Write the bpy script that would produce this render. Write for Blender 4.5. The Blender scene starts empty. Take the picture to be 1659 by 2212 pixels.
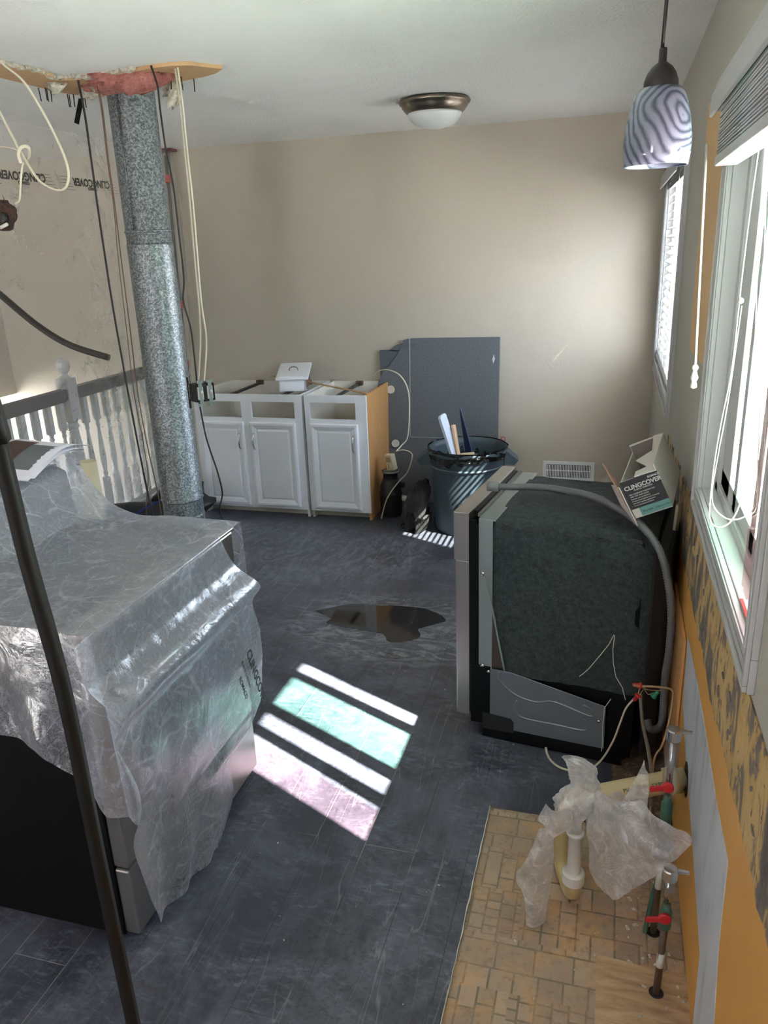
import bpy, math, random
from mathutils import Vector, Matrix, noise
R = math.radians
random.seed(7)
SC = bpy.context.scene
COL = SC.collection

# ------------------------------------------------------------------ camera
cam = bpy.data.cameras.new('camera'); cam_o = bpy.data.objects.new('camera', cam); COL.objects.link(cam_o)
cam.sensor_fit = 'VERTICAL'; cam.sensor_height = 24.0; cam.lens = 24.0 * 1677.0 / 2212.0
cam.clip_start = 0.02; cam.clip_end = 200
_r = Vector((0.9609, 0.2743, -0.0379)); _b = Vector((-0.2716, 0.9069, -0.322))
_b.normalize(); _r = (_r - _b * _r.dot(_b)).normalized(); _u = _r.cross(_b)
cam_o.matrix_world = Matrix(((_r.x, _u.x, -_b.x, 0), (_r.y, _u.y, -_b.y, 0), (_r.z, _u.z, -_b.z, 1.74), (0, 0, 0, 1)))
SC.camera = cam_o

# ------------------------------------------------------------------ light
SUN_STRENGTH = 36.0
SKY_STRENGTH = 20.0
EXPOSURE = 1.66
w = bpy.data.worlds.new('sky'); SC.world = w; w.use_nodes = True
nt = w.node_tree; nt.nodes.clear()
wo = nt.nodes.new('ShaderNodeOutputWorld'); wb = nt.nodes.new('ShaderNodeBackground')
tc = nt.nodes.new('ShaderNodeTexCoord'); sp = nt.nodes.new('ShaderNodeSeparateXYZ'); rp = nt.nodes.new('ShaderNodeValToRGB')
nt.links.new(tc.outputs['Generated'], sp.inputs[0]); mr = nt.nodes.new('ShaderNodeMapRange'); mr.inputs[1].default_value = -.35; mr.inputs[2].default_value = .35; nt.links.new(sp.outputs['Z'], mr.inputs[0]); nt.links.new(mr.outputs[0], rp.inputs[0])
rp.color_ramp.elements[0].position = 0.0; rp.color_ramp.elements[0].color = (1.0, .96, .93, 1)
rp.color_ramp.elements.new(.5).color = (.30, .31, .33, 1)
rp.color_ramp.elements[2].position = 1.0; rp.color_ramp.elements[2].color = (0.20, 0.235, 0.30, 1)
nt.links.new(rp.outputs[0], wb.inputs[0]); wb.inputs[1].default_value = SKY_STRENGTH
nt.links.new(wb.outputs[0], wo.inputs[0])
sun = bpy.data.lights.new('sun', 'SUN'); sun.energy = SUN_STRENGTH; sun.angle = R(0.53); sun.color = (1.0, 0.95, 0.88)
sun_o = bpy.data.objects.new('sun', sun); COL.objects.link(sun_o); sun_o.location = (6, -3, 8)
sun_o.rotation_euler = Vector((-0.898, 0.44, -1.06)).to_track_quat('-Z', 'Y').to_euler()
SC.view_settings.view_transform = 'Standard'; SC.view_settings.look = 'None'
SC.view_settings.gamma = 1; SC.view_settings.use_curve_mapping = False
SC.view_settings.exposure = EXPOSURE
SC.cycles.max_bounces = 10; SC.cycles.diffuse_bounces = 6; SC.cycles.glossy_bounces = 4
SC.cycles.transparent_max_bounces = 24; SC.cycles.transmission_bounces = 6
SC.cycles.sample_clamp_indirect = 6.0; SC.cycles.use_denoising = True
SC.cycles.caustics_reflective = False; SC.cycles.caustics_refractive = False

# ------------------------------------------------------------------ materials
class NT:
    def __init__(s, name):
        s.m = bpy.data.materials.new(name); s.m.use_nodes = True; s.t = s.m.node_tree; s.n = s.t.nodes
        s.b = s.n['Principled BSDF']; s.out = s.n['Material Output']; s.tc = s.n.new('ShaderNodeTexCoord')
    def lk(s, a, b): s.t.links.new(a, b)
    def mapping(s, scale=(1, 1, 1), loc=(0, 0, 0), rot=(0, 0, 0), src='Object'):
        k = s.n.new('ShaderNodeMapping'); s.lk(s.tc.outputs[src], k.inputs[0])
        k.inputs['Scale'].default_value = scale; k.inputs['Location'].default_value = loc; k.inputs['Rotation'].default_value = rot
        return k.outputs[0]
    def noise(s, scale, detail=4, rough=.6, vec=None, dist=0):
        k = s.n.new('ShaderNodeTexNoise'); k.inputs['Scale'].default_value = scale; k.inputs['Detail'].default_value = detail
        k.inputs['Roughness'].default_value = rough; k.inputs['Distortion'].default_value = dist
        s.lk(vec if vec is not None else s.mapping(), k.inputs['Vector']); return k.outputs['Fac']
    def ramp(s, fac, stops, const=False):
        k = s.n.new('ShaderNodeValToRGB'); s.lk(fac, k.inputs[0]); e = k.color_ramp.elements
        while len(e) < len(stops): e.new(.5)
        for q, (p, c) in zip(e, stops):
            q.position = p
            q.color = (c, c, c, 1) if isinstance(c, (int, float)) else tuple(c) + (1,)
        if const: k.color_ramp.interpolation = 'CONSTANT'
        return k.outputs[0]
    def mix(s, fac, a, b, mode='MIX'):
        k = s.n.new('ShaderNodeMix'); k.data_type = 'RGBA'; k.blend_type = mode
        for i, v in ((0, fac), (6, a), (7, b)):
            if isinstance(v, (int, float)): k.inputs[i].default_value = v if i == 0 else (v, v, v, 1)
            elif isinstance(v, tuple): k.inputs[i].default_value = v + (1,)
            else: s.lk(v, k.inputs[i])
        return k.outputs[2]
    def math(s, op, a, b=None):
        k = s.n.new('ShaderNodeMath'); k.operation = op
        for i, v in ((0, a), (1, b)):
            if v is None: continue
            if isinstance(v, (int, float)): k.inputs[i].default_value = v
            else: s.lk(v, k.inputs[i])
        return k.outputs[0]
    def bump(s, h, strength=.3, dist=.01):
        k = s.n.new('ShaderNodeBump'); k.inputs['Strength'].default_value = strength; k.inputs['Distance'].default_value = dist
        s.lk(h, k.inputs['Height']); s.lk(k.outputs[0], s.b.inputs['Normal']); return k.outputs[0]
    def col(s, v):
        if isinstance(v, tuple): s.b.inputs['Base Color'].default_value = v + (1,)
        else: s.lk(v, s.b.inputs['Base Color'])
    def rough(s, v):
        if isinstance(v, (int, float)): s.b.inputs['Roughness'].default_value = v
        else: s.lk(v, s.b.inputs['Roughness'])

def srgb(r, g, b):
    f = lambda c: (c / 255 / 12.92) if c / 255 <= .04045 else ((c / 255 + .055) / 1.055) ** 2.4
    return (f(r), f(g), f(b))
def sc(c, k): return tuple(min(1, q * k) for q in c)
MATS = {}
def plain(name, c, rough=.5, metal=0, var=.12, scale=12, bump=.05, bscale=60, spec=.5, stretch=(1, 1, 1)):
    if name in MATS: return MATS[name]
    t = NT(name); v = t.mapping(scale=stretch)
    t.col(t.mix(t.noise(scale, 5, .65, v), sc(c, 1 - var), sc(c, 1 + var)))
    t.rough(rough); t.b.inputs['Metallic'].default_value = metal; t.b.inputs['Specular IOR Level'].default_value = spec
    if bump: t.bump(t.noise(bscale, 3, .6, v), bump, .004)
    MATS[name] = t.m; return t.m

white_paint = plain('white cabinet paint', srgb(238, 241, 247), .35, var=.03, bump=.03)
cab_inner = plain('white melamine', srgb(225, 222, 212), .5, var=.03)
window_white = plain('window vinyl', srgb(184, 184, 184), .4, var=.03, bump=.02)
rail_white = plain('railing paint', srgb(225, 226, 226), .45, var=.03)
bare_wood = plain('pine wood', srgb(196, 146, 92), .6, var=.2, scale=9, stretch=(3, 3, .6), bump=.1)
ply_wood = plain('exposed board', srgb(198, 160, 120), .7, var=.22, scale=7, stretch=(1, 4, 1), bump=.15)
black_metal = plain('black enamel', srgb(8, 9, 10), .5, var=.3, spec=.15)
black_plastic = plain('black plastic', srgb(26, 26, 27), .45, var=.2)
rubber = plain('black rubber', srgb(20, 19, 19), .6, var=.2)
steel = plain('brushed steel', srgb(176, 172, 168), .34, 1, var=.06, scale=20, stretch=(1, 1, .05), bump=.02)
panel_steel = plain('grey painted steel', srgb(118, 124, 130), .35, .6, var=.05)
zinc = plain('zinc plated steel', srgb(150, 158, 156), .4, .8, var=.12)
chrome = plain('chrome', srgb(205, 205, 205), .14, 1, var=.02, bump=0)
nickel = plain('brushed nickel', srgb(140, 128, 116), .3, 1, var=.06)
cable_white = plain('ivory cable sheath', srgb(205, 198, 178), .5, var=.06)
cable_brown = plain('brown cable', srgb(96, 74, 60), .6, var=.2)
cable_black = plain('black cable', srgb(24, 20, 20), .55, var=.2)
dark_strap = plain('dark rusty metal', srgb(16, 12, 10), .6, .2, var=.3)
pvc_white = plain('white pvc', srgb(214, 212, 204), .35, var=.04)
pvc_tan = plain('aged pvc', srgb(184, 166, 118), .3, var=.12)
copper_old = plain('aged copper pipe', srgb(92, 76, 62), .55, .4, var=.35, scale=30)
verdigris = plain('green weathered pipe', srgb(60, 96, 78), .6, .2, var=.4, scale=40)
red_plastic = plain('red handle', srgb(176, 24, 32), .4, var=.08)
red_cap = plain('red plastic cap', srgb(185, 60, 58), .45, var=.08)
green_cap = plain('green wire nut', srgb(20, 130, 95), .45, var=.08)
paper = plain('printer paper', srgb(226, 222, 232), .7, var=.02, bump=.02)
card = plain('white cardboard', srgb(196, 188, 182), .75, var=.06)
card_in = plain('box inside', srgb(120, 108, 104), .8, var=.06)
card_brown = plain('torn brown cardboard', srgb(152, 116, 96), .85, var=.15)
ink_dark = plain('dark print', srgb(48, 42, 46), .6, var=.05)
ink_teal = plain('teal print', srgb(98, 138, 136), .6, var=.05)
ink_white = plain('pale print', srgb(205, 198, 196), .6, var=.02)
ink_grey = plain('grey print', srgb(62, 66, 74), .6, var=.02)
tile_grey = plain('photo print grey', srgb(96, 100, 104), .6, var=.2)
tile_brown = plain('photo print brown', srgb(72, 52, 45), .6, var=.3)
can_grey = plain('grey can plastic', srgb(66, 80, 88), .45, var=.12, scale=8)
navy = plain('navy laminate', srgb(30, 44, 78), .35, var=.12)
offcut_white = plain('white laminate', srgb(212, 220, 236), .35, var=.03)
tape_tube = plain('cardboard tube', srgb(196, 186, 158), .7, var=.08)
pink_fluff = None

# ---- walls
t = NT('beige wall'); 
t.col(t.mix(t.noise(2.5, 3), srgb(185, 176, 162), srgb(193, 184, 170))); t.rough(.75)
t.bump(t.noise(70, 5, .65), .35, .004); beige = t.m
t = NT('grey wall paint'); v = t.mapping(scale=(1, 1, .25))
scr = t.ramp(t.noise(26, 6, .7, v), [(0.62, 0.0), (0.72, 1.0)])
t.col(t.mix(t.math('MULTIPLY', scr, .35), t.mix(t.noise(3, 3), srgb(172, 168, 158), srgb(184, 180, 170)), srgb(120, 108, 92))); t.rough(.7)
t.bump(t.noise(60, 4), .25, .004); grey_wall = t.m
t = NT('ceiling paint')
msk = t.ramp(t.noise(1.3, 3, .6, t.mapping(scale=(.7, 1, 1), loc=(3, 1, 0))), [(.45, 0.0), (.58, 1.0)])
t.col(t.mix(t.noise(2, 2), srgb(236, 236, 235), srgb(242, 242, 241))); t.rough(.85)
pop = t.noise(75, 4, .6)
t.bump(t.math('MULTIPLY', pop, t.math('ADD', t.math('MULTIPLY', msk, .95), .12)), .9, .011); ceil_m = t.m
t = NT('orange wall paint')
spk = t.ramp(t.noise(48, 3, .7), [(.70, 0.0), (.72, 1.0)])
t.col(t.mix(t.math('MULTIPLY', spk, .6), t.mix(t.noise(5, 4), srgb(204, 148, 70), srgb(218, 162, 84)), srgb(96, 66, 36))); t.rough(.55)
t.bump(t.noise(50, 4), .12, .003); orange = t.m
t = NT('pale orange paint'); t.col(t.mix(t.noise(7, 4), srgb(206, 166, 116), srgb(216, 178, 128))); t.rough(.6); pale_orange = t.m
t = NT('grey primer'); v = t.mapping(scale=(1, 2.2, .5), rot=(R(12), 0, 0))
t.col(t.mix(t.ramp(t.noise(7, 5, .6, v), [(.52, 0.0), (.74, 1.0)]), srgb(190, 194, 202), srgb(158, 158, 158))); t.rough(.6); primer = t.m
t = NT('scraped adhesive'); v = t.mapping(scale=(1, 1, .55), rot=(R(18), 0, 0))
n1 = t.noise(9, 6, .62, v, .4); n2 = t.noise(40, 4, .7, t.mapping(loc=(2, 2, 2)))
c1 = t.ramp(n1, [(.38, srgb(92, 86, 82)), (.47, srgb(118, 110, 100)), (.5, srgb(186, 152, 96)), (.58, srgb(196, 168, 116)), (.63, srgb(122, 106, 90))])
t.col(t.mix(t.ramp(n2, [(.62, 0.0), (.68, 1.0)]), c1, srgb(70, 52, 40))); t.rough(.85); t.bump(n1, 1.0, .012); adhesive = t.m

# ---- dark laminate floor
t = NT('dark laminate floor')
br = t.n.new('ShaderNodeTexBrick'); t.lk(t.mapping(rot=(0, 0, R(90)), loc=(.03, .02, 0)), br.inputs['Vector'])
br.inputs['Scale'].default_value = 1; br.inputs['Brick Width'].default_value = 1.2; br.inputs['Row Height'].default_value = .158
br.inputs['Mortar Size'].default_value = .0012; br.inputs['Mortar Smooth'].default_value = 0; br.inputs['Bias'].default_value = 0
br.inputs['Color1'].default_value = (.35, .35, .35, 1); br.inputs['Color2'].default_value = (.65, .65, .65, 1); br.inputs['Mortar'].default_value = (0, 0, 0, 1)
grain = t.noise(11, 6, .7, t.mapping(scale=(5, .7, 1)))
base = t.mix(grain, srgb(38, 40, 48), srgb(74, 78, 90))
base = t.mix(t.math('MULTIPLY', br.outputs['Color'], .35), base, srgb(70, 72, 80))
dust = t.ramp(t.noise(3.2, 8, .72, t.mapping(loc=(1.3, .4, 0)), 1.1), [(.42, 0.0), (.72, 1.0)])
sm = t.ramp(t.noise(20, 7, .75, t.mapping(scale=(1, 2.6, 1), rot=(0, 0, R(28))), .6), [(.5, 0.0), (.66, 1.0)])
smc = t.ramp(t.noise(5, 3, .6, t.mapping(loc=(4, 2, 0))), [(.4, 0.0), (.62, 1.0)])
fac = t.math('ADD', t.math('MULTIPLY', dust, .45), t.math('MULTIPLY', t.math('MULTIPLY', sm, smc), .5))
base = t.mix(fac, base, srgb(132, 137, 152))
# swept dust around the puddle and in front of the cabinets
sepc = t.n.new('ShaderNodeSeparateXYZ'); t.lk(t.mapping(), sepc.inputs[0])
def blob(cx, cy, rx, ry, inner=0.0):
    a = t.math('DIVIDE', t.math('SUBTRACT', sepc.outputs['X'], cx), rx); b = t.math('DIVIDE', t.math('SUBTRACT', sepc.outputs['Y'], cy), ry)
    d = t.math('SQRT', t.math('ADD', t.math('MULTIPLY', a, a), t.math('MULTIPLY', b, b)))
    return t.ramp(d, [(.0, 1.0 if not inner else 0.0), (.55, 1.0), (.8, 0.0)]) if not inner else t.ramp(d, [(.3, 0.0), (.5, 1.0), (.62, .7), (.85, 0.0)])
str1 = t.ramp(t.noise(4.5, 9, .7, t.mapping(scale=(1, 2.0, 1), rot=(0, 0, R(-12))), 3.2), [(.47, 0.0), (.60, 1.0)])
base = t.mix(t.math('MULTIPLY', t.math('MULTIPLY', blob(-.93, 3.25, .85, .52), str1), .65), base, srgb(150, 156, 160))
str2 = t.ramp(t.noise(5, 9, .74, t.mapping(scale=(1.8, 1, 1), rot=(0, 0, R(-35))), 2.4), [(.46, 0.0), (.62, 1.0)])
base = t.mix(t.math('MULTIPLY', t.math('MULTIPLY', blob(-1.9, 4.1, 1.5, .75), str2), .5), base, srgb(138, 144, 156))
scl = t.ramp(t.noise(2.2, 2, .4, t.mapping(scale=(6, .35, 1), rot=(0, 0, R(9)))), [(.497, 0.0), (.5, 1.0), (.503, 0.0)])
base = t.mix(t.math('MULTIPLY', scl, .35), base, srgb(150, 154, 160))
mort = t.ramp(br.outputs['Fac'], [(.4, 0.0), (.6, 1.0)])
mn = t.ramp(t.noise(1.7, 2, .5, t.mapping(loc=(7, 3, 0))), [(.48, 0.0), (.62, 1.0)])
base = t.mix(t.math('MULTIPLY', mort, .55), base, t.mix(mn, srgb(20, 20, 22), srgb(168, 164, 156)))
foot = t.ramp(t.noise(55, 4, .7, t.mapping(scale=(1, 1, 1)), .4), [(.52, 0.0), (.60, 1.0)])
fm_ = t.ramp(t.noise(2.6, 3, .6, t.mapping(loc=(9, 5, 0))), [(.48, 0.0), (.6, 1.0)])
base = t.mix(t.math('MULTIPLY', t.math('MULTIPLY', foot, fm_), .35), base, srgb(26, 26, 28))
t.col(base); t.rough(t.mix(fac, .30, .62)); t.bump(t.noise(24, 6, .7, t.mapping(scale=(5, 1, 1))), .12, .003)
floor_m = t.m

# ---- old sheet vinyl with brick-like tiles
t = NT('old patterned vinyl')
def tiles(w_, h_, off, loc, rot=0, sq=.62):
    k = t.n.new('ShaderNodeTexBrick'); t.lk(t.mapping(loc=loc, rot=(0, 0, rot)), k.inputs['Vector'])
    k.inputs['Scale'].default_value = 1; k.inputs['Brick Width'].default_value = w_; k.inputs['Row Height'].default_value = h_
    k.inputs['Mortar Size'].default_value = .0032; k.inputs['Mortar Smooth'].default_value = .3; k.offset = off; k.squash = sq; k.squash_frequency = 2
    k.inputs['Color1'].default_value = srgb(182, 158, 134) + (1,); k.inputs['Color2'].default_value = srgb(152, 130, 110) + (1,); k.inputs['Mortar'].default_value = srgb(110, 101, 86) + (1,)
    return k
k1 = tiles(.098, .080, .37, (.01, .02, 0)); k2 = tiles(.048, .040, .5, (.03, .015, 0), R(90), .6); k3 = tiles(.082, .045, .5, (.0, .01, 0), R(90), 1.6)
def cells(sc_, seed):
    k = t.n.new('ShaderNodeTexWhiteNoise'); k.noise_dimensions = '2D'; sn = t.n.new('ShaderNodeVectorMath'); sn.operation = 'SNAP'; sn.inputs[1].default_value = (sc_, sc_, sc_)
    t.lk(t.mapping(loc=(seed, seed, 0)), sn.inputs[0]); t.lk(sn.outputs[0], k.inputs['Vector']); return k.outputs['Value']
ca = cells(.16, 0.0)
vc = t.mix(t.ramp(ca, [(0, 0.0), (.42, 1.0)], True), k1.outputs['Color'], k2.outputs['Color']); vc = t.mix(t.ramp(ca, [(0, 0.0), (.74, 1.0)], True), vc, k3.outputs['Color'])
vc = t.mix(t.ramp(t.noise(13, 5, .7), [(.48, 0.0), (.62, .5)]), vc, srgb(198, 152, 92))
dirt = t.ramp(t.noise(3.2, 7, .7, None, .5), [(.40, 0.0), (.60, 1.0)])
vc = t.mix(t.math('MULTIPLY', dirt, .62), vc, srgb(150, 132, 116))
vc = t.mix(t.math('MULTIPLY', t.ramp(t.noise(42, 6, .75), [(.52, 0.0), (.66, 1.0)]), .45), vc, srgb(110, 92, 74))
t.col(vc); t.rough(.62); t.bump(t.noise(60, 5), .2, .003); vinyl = t.m
t = NT('bare plywood'); g = t.noise(6, 6, .65, t.mapping(scale=(1, 5, 1)), .8)
t.col(t.ramp(g, [(.3, srgb(140, 110, 84)), (.5, srgb(176, 146, 112)), (.7, srgb(196, 168, 134))])); t.rough(.8); t.bump(g, .2, .004); plywood = t.m
t = NT('debris dirt'); t.col(t.ramp(t.noise(30, 7, .75), [(.3, srgb(40, 32, 26)), (.55, srgb(92, 74, 58)), (.7, srgb(150, 126, 100))])); t.rough(.9); t.bump(t.noise(60, 5), .8, .01); dirt_m = t.m

# ---- galvanised spangle
t = NT('galvanised steel')
vo = t.n.new('ShaderNodeTexVoronoi'); vo.inputs['Scale'].default_value = 165; t.lk(t.mapping(), vo.inputs['Vector'])
nz = t.noise(80, 4, .7)
t.col(t.ramp(t.mix(.5, vo.outputs['Color'], nz), [(.34, srgb(98, 104, 107)), (.52, srgb(134, 141, 144)), (.70, srgb(172, 179, 182))]))
t.rough(t.ramp(nz, [(.3, .38), (.7, .56)])); t.b.inputs['Metallic'].default_value = .75; galv = t.m

# ---- countertop granite laminate
t = NT('grey laminate'); t.col(t.ramp(t.noise(150, 4, .8), [(.35, srgb(66, 72, 77)), (.5, srgb(92, 98, 103)), (.66, srgb(118, 122, 126))])); t.rough(.55); laminate = t.m
# ---- black felt insulation
t = NT('black felt'); f1 = t.noise(55, 7, .8); fib = t.ramp(t.noise(230, 3, .6, None, 2.5), [(.62, 0.0), (.68, 1.0)])
t.col(t.mix(t.math('MULTIPLY', fib, .5), t.ramp(f1, [(.35, srgb(30, 37, 38)), (.6, srgb(60, 70, 70)), (.75, srgb(84, 94, 93))]), srgb(150, 156, 154)))
t.rough(.95); t.bump(f1, .9, .012); felt = t.m
# ---- swirled glass shade
t = NT('swirled art glass'); 
nv = t.n.new('ShaderNodeTexNoise'); nv.inputs['Scale'].default_value = 7; nv.inputs['Detail'].default_value = 1; t.lk(t.mapping(), nv.inputs['Vector'])
va = t.n.new('ShaderNodeVectorMath'); va.operation = 'ADD'; t.lk(t.mapping(), va.inputs[0])
vs = t.n.new('ShaderNodeVectorMath'); vs.operation = 'SCALE'; vs.inputs['Scale'].default_value = .09; t.lk(nv.outputs['Color'], vs.inputs[0]); t.lk(vs.outputs[0], va.inputs[1])
wv = t.n.new('ShaderNodeTexWave'); wv.wave_type = 'RINGS'; wv.rings_direction = 'Y'; wv.inputs['Scale'].default_value = 25; wv.inputs['Distortion'].default_value = 3.4; wv.inputs['Detail'].default_value = 3; wv.inputs['Detail Scale'].default_value = 1.2
mp = t.n.new('ShaderNodeMapping'); t.lk(va.outputs[0], mp.inputs[0]); mp.inputs['Location'].default_value = (-.078, 0, .456); t.lk(mp.outputs[0], wv.inputs['Vector'])
t.col(t.ramp(wv.outputs['Fac'], [(.0, srgb(66, 74, 88)), (.14, srgb(86, 94, 109)), (.45, srgb(104, 113, 128)), (.8, srgb(122, 131, 146))]))
t.rough(.18); t.b.inputs['Subsurface Weight'].default_value = .12; t.b.inputs['Subsurface Radius'].default_value = (.01, .01, .01); t.b.inputs['Coat Weight'].default_value = .3; artglass = t.m
t = NT('frosted alabaster glass'); t.col(t.mix(t.noise(9, 5, .7, None, 1), srgb(206, 208, 210), srgb(226, 228, 230))); t.rough(.35); alabaster = t.m
# ---- insulation
t = NT('pink insulation'); n_ = t.noise(30, 6, .75); t.col(t.ramp(n_, [(.3, srgb(150, 82, 76)), (.6, srgb(205, 138, 128)), (.75, srgb(226, 176, 166))])); t.rough(.95); t.bump(n_, 1.0, .02); pink_fluff = t.m
t = NT('torn gypsum'); n_ = t.noise(35, 6, .7); t.col(t.ramp(n_, [(.35, srgb(150, 142, 128)), (.6, srgb(220, 214, 200))])); t.rough(.95); t.bump(n_, 1.0, .012); gypsum = t.m
t = NT('charred wood'); n_ = t.noise(40, 6, .7); t.col(t.ramp(n_, [(.35, srgb(34, 20, 16)), (.65, srgb(78, 50, 42))])); t.rough(.8); t.bump(n_, .8, .01); broken_wood = t.m
t = NT('bin liner'); t.col(srgb(16, 16, 18)); t.rough(.22); t.bump(t.noise(14, 4, .6, None, 1.2), .9, .03); liner = t.m
t = NT('black mesh cloth'); n_ = t.noise(18, 5, .7, t.mapping(scale=(1, 1, .4)), 1); t.col(t.ramp(n_, [(.3, srgb(20, 22, 22)), (.7, srgb(60, 62, 60))])); t.rough(.8); t.bump(n_, .8, .02); cloth_m = t.m
t = NT('blue black nylon'); t.col(srgb(28, 30, 36)); t.rough(.6); t.bump(t.noise(30, 4), .3, .01); nylon = t.m
blue_nylon = plain('blue nylon', srgb(30, 70, 170), .5, var=.1)
t = NT('lawn'); t.col(t.mix(t.noise(2, 6, .7), srgb(30, 48, 10), srgb(38, 60, 14))); t.rough(.9); lawn_m = t.m
t = NT('puddle of water'); t.col(srgb(34, 30, 28)); t.rough(.06); t.b.inputs['Specular IOR Level'].default_value = .5; puddle_m = t.m

def film(name, color, base, noise_amt, nscale, gloss=.25, bump=.6, bscale=9, warp=1.0, rough=.12, vec=(1, 1, 1), speck=False):
    """clear plastic film: mostly see-through, with milky creases and a soft shine"""
    t = NT(name); t.n.remove(t.b)
    tr = t.n.new('ShaderNodeBsdfTransparent'); tr.inputs[0].default_value = (.97, .97, .97, 1)
    df = t.n.new('ShaderNodeBsdfDiffuse'); df.inputs[0].default_value = color + (1,)
    tl = t.n.new('ShaderNodeBsdfTranslucent'); tl.inputs[0].default_value = color + (1,)
    gl = t.n.new('ShaderNodeBsdfGlossy'); gl.inputs['Roughness'].default_value = rough; gl.inputs[0].default_value = (.95, .97, 1, 1)
    bp = t.n.new('ShaderNodeBump'); bp.inputs['Strength'].default_value = bump; bp.inputs['Distance'].default_value = .03
    h = t.noise(bscale, 5, .62, t.mapping(scale=vec), warp); t.lk(h, bp.inputs['Height'])
    for q in (df, tl, gl): t.lk(bp.outputs[0], q.inputs['Normal'])
    m1 = t.n.new('ShaderNodeMixShader'); m1.inputs[0].default_value = .5; t.lk(df.outputs[0], m1.inputs[1]); t.lk(tl.outputs[0], m1.inputs[2])
    m2 = t.n.new('ShaderNodeMixShader'); m2.inputs[0].default_value = gloss; t.lk(m1.outputs[0], m2.inputs[1]); t.lk(gl.outputs[0], m2.inputs[2])
    lw = t.n.new('ShaderNodeLayerWeight'); lw.inputs[0].default_value = .35; t.lk(bp.outputs[0], lw.inputs['Normal'])
    cr = t.ramp(t.noise(nscale, 8, .78, t.mapping(scale=vec), 1.6), [(.5, 0.0), (.72, 1.0)])
    f = t.math('ADD', t.math('ADD', base, t.math('MULTIPLY', cr, noise_amt)), t.math('MULTIPLY', lw.outputs['Facing'], .35))
    if speck:   # fine static crinkles all over the film
        w1 = t.ramp(t.noise(150, 2, .5, t.mapping(), 2.5), [(.50, 0.0), (.56, 1.0), (.60, 0.0)])
        f = t.math('ADD', f, t.math('MULTIPLY', w1, .20))
        for vs_, vscale, amt in (((1, 1, 1), 6.5, .26), ((1, .4, .6), 13, .20)):
            vv = t.n.new('ShaderNodeTexVoronoi'); vv.feature = 'DISTANCE_TO_EDGE'; vv.inputs['Scale'].default_value = vscale
            nn = t.n.new('ShaderNodeTexNoise'); nn.inputs['Scale'].default_value = 5; t.lk(t.mapping(), nn.inputs['Vector'])
            aa = t.n.new('ShaderNodeVectorMath'); aa.operation = 'SCALE'; aa.inputs['Scale'].default_value = .12; t.lk(nn.outputs['Color'], aa.inputs[0])
            bb = t.n.new('ShaderNodeVectorMath'); bb.operation = 'ADD'; t.lk(t.mapping(scale=vs_), bb.inputs[0]); t.lk(aa.outputs[0], bb.inputs[1]); t.lk(bb.outputs[0], vv.inputs['Vector'])
            brk = t.ramp(t.noise(7, 3, .6), [(.44, 0.0), (.58, 1.0)])
            f = t.math('ADD', f, t.math('MULTIPLY', t.math('MULTIPLY', t.ramp(vv.outputs['Distance'], [(.0, 1.0), (.035, 0.0)]), amt), brk))
    f = t.math('MINIMUM', f, .95)
    m3 = t.n.new('ShaderNodeMixShader'); t.lk(f, m3.inputs[0]); t.lk(tr.outputs[0], m3.inputs[1]); t.lk(m2.outputs[0], m3.inputs[2])
    t.lk(m3.outputs[0], t.out.inputs[0]); return t.m
film_drape = film('clear drop sheet', (.88, .90, 1.0), .27, .34, 26, .3, .22, 6, 1.5, .22, speck=True)
film_wall = film('clear dust wall film', (.50, .49, .48), .30, .05, 4, .06, .12, 2, 1.0, .2)
film_bag = film('thin white bag film', (.95, .94, .94), .40, .40, 22, .2, .5, 18)

def glass(name, color, refl=.06):
    t = NT(name); t.n.remove(t.b)
    tr = t.n.new('ShaderNodeBsdfTransparent'); tr.inputs[0].default_value = color + (1,)
    gl = t.n.new('ShaderNodeBsdfGlossy'); gl.inputs['Roughness'].default_value = .02
    m = t.n.new('ShaderNodeMixShader'); m.inputs[0].default_value = refl
    t.lk(tr.outputs[0], m.inputs[1]); t.lk(gl.outputs[0], m.inputs[2]); t.lk(m.outputs[0], t.out.inputs[0]); return t.m
clear_glass = glass('clear glass', (.95, .97, .96)); green_glass = glass('green tinted glass', (.66, .90, .78)); 
pink_sheet = glass('pink acrylic', (.96, .80, .82), .1)
clear_plastic = glass('clear plastic cap', (.86, .88, .9), .16)

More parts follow.
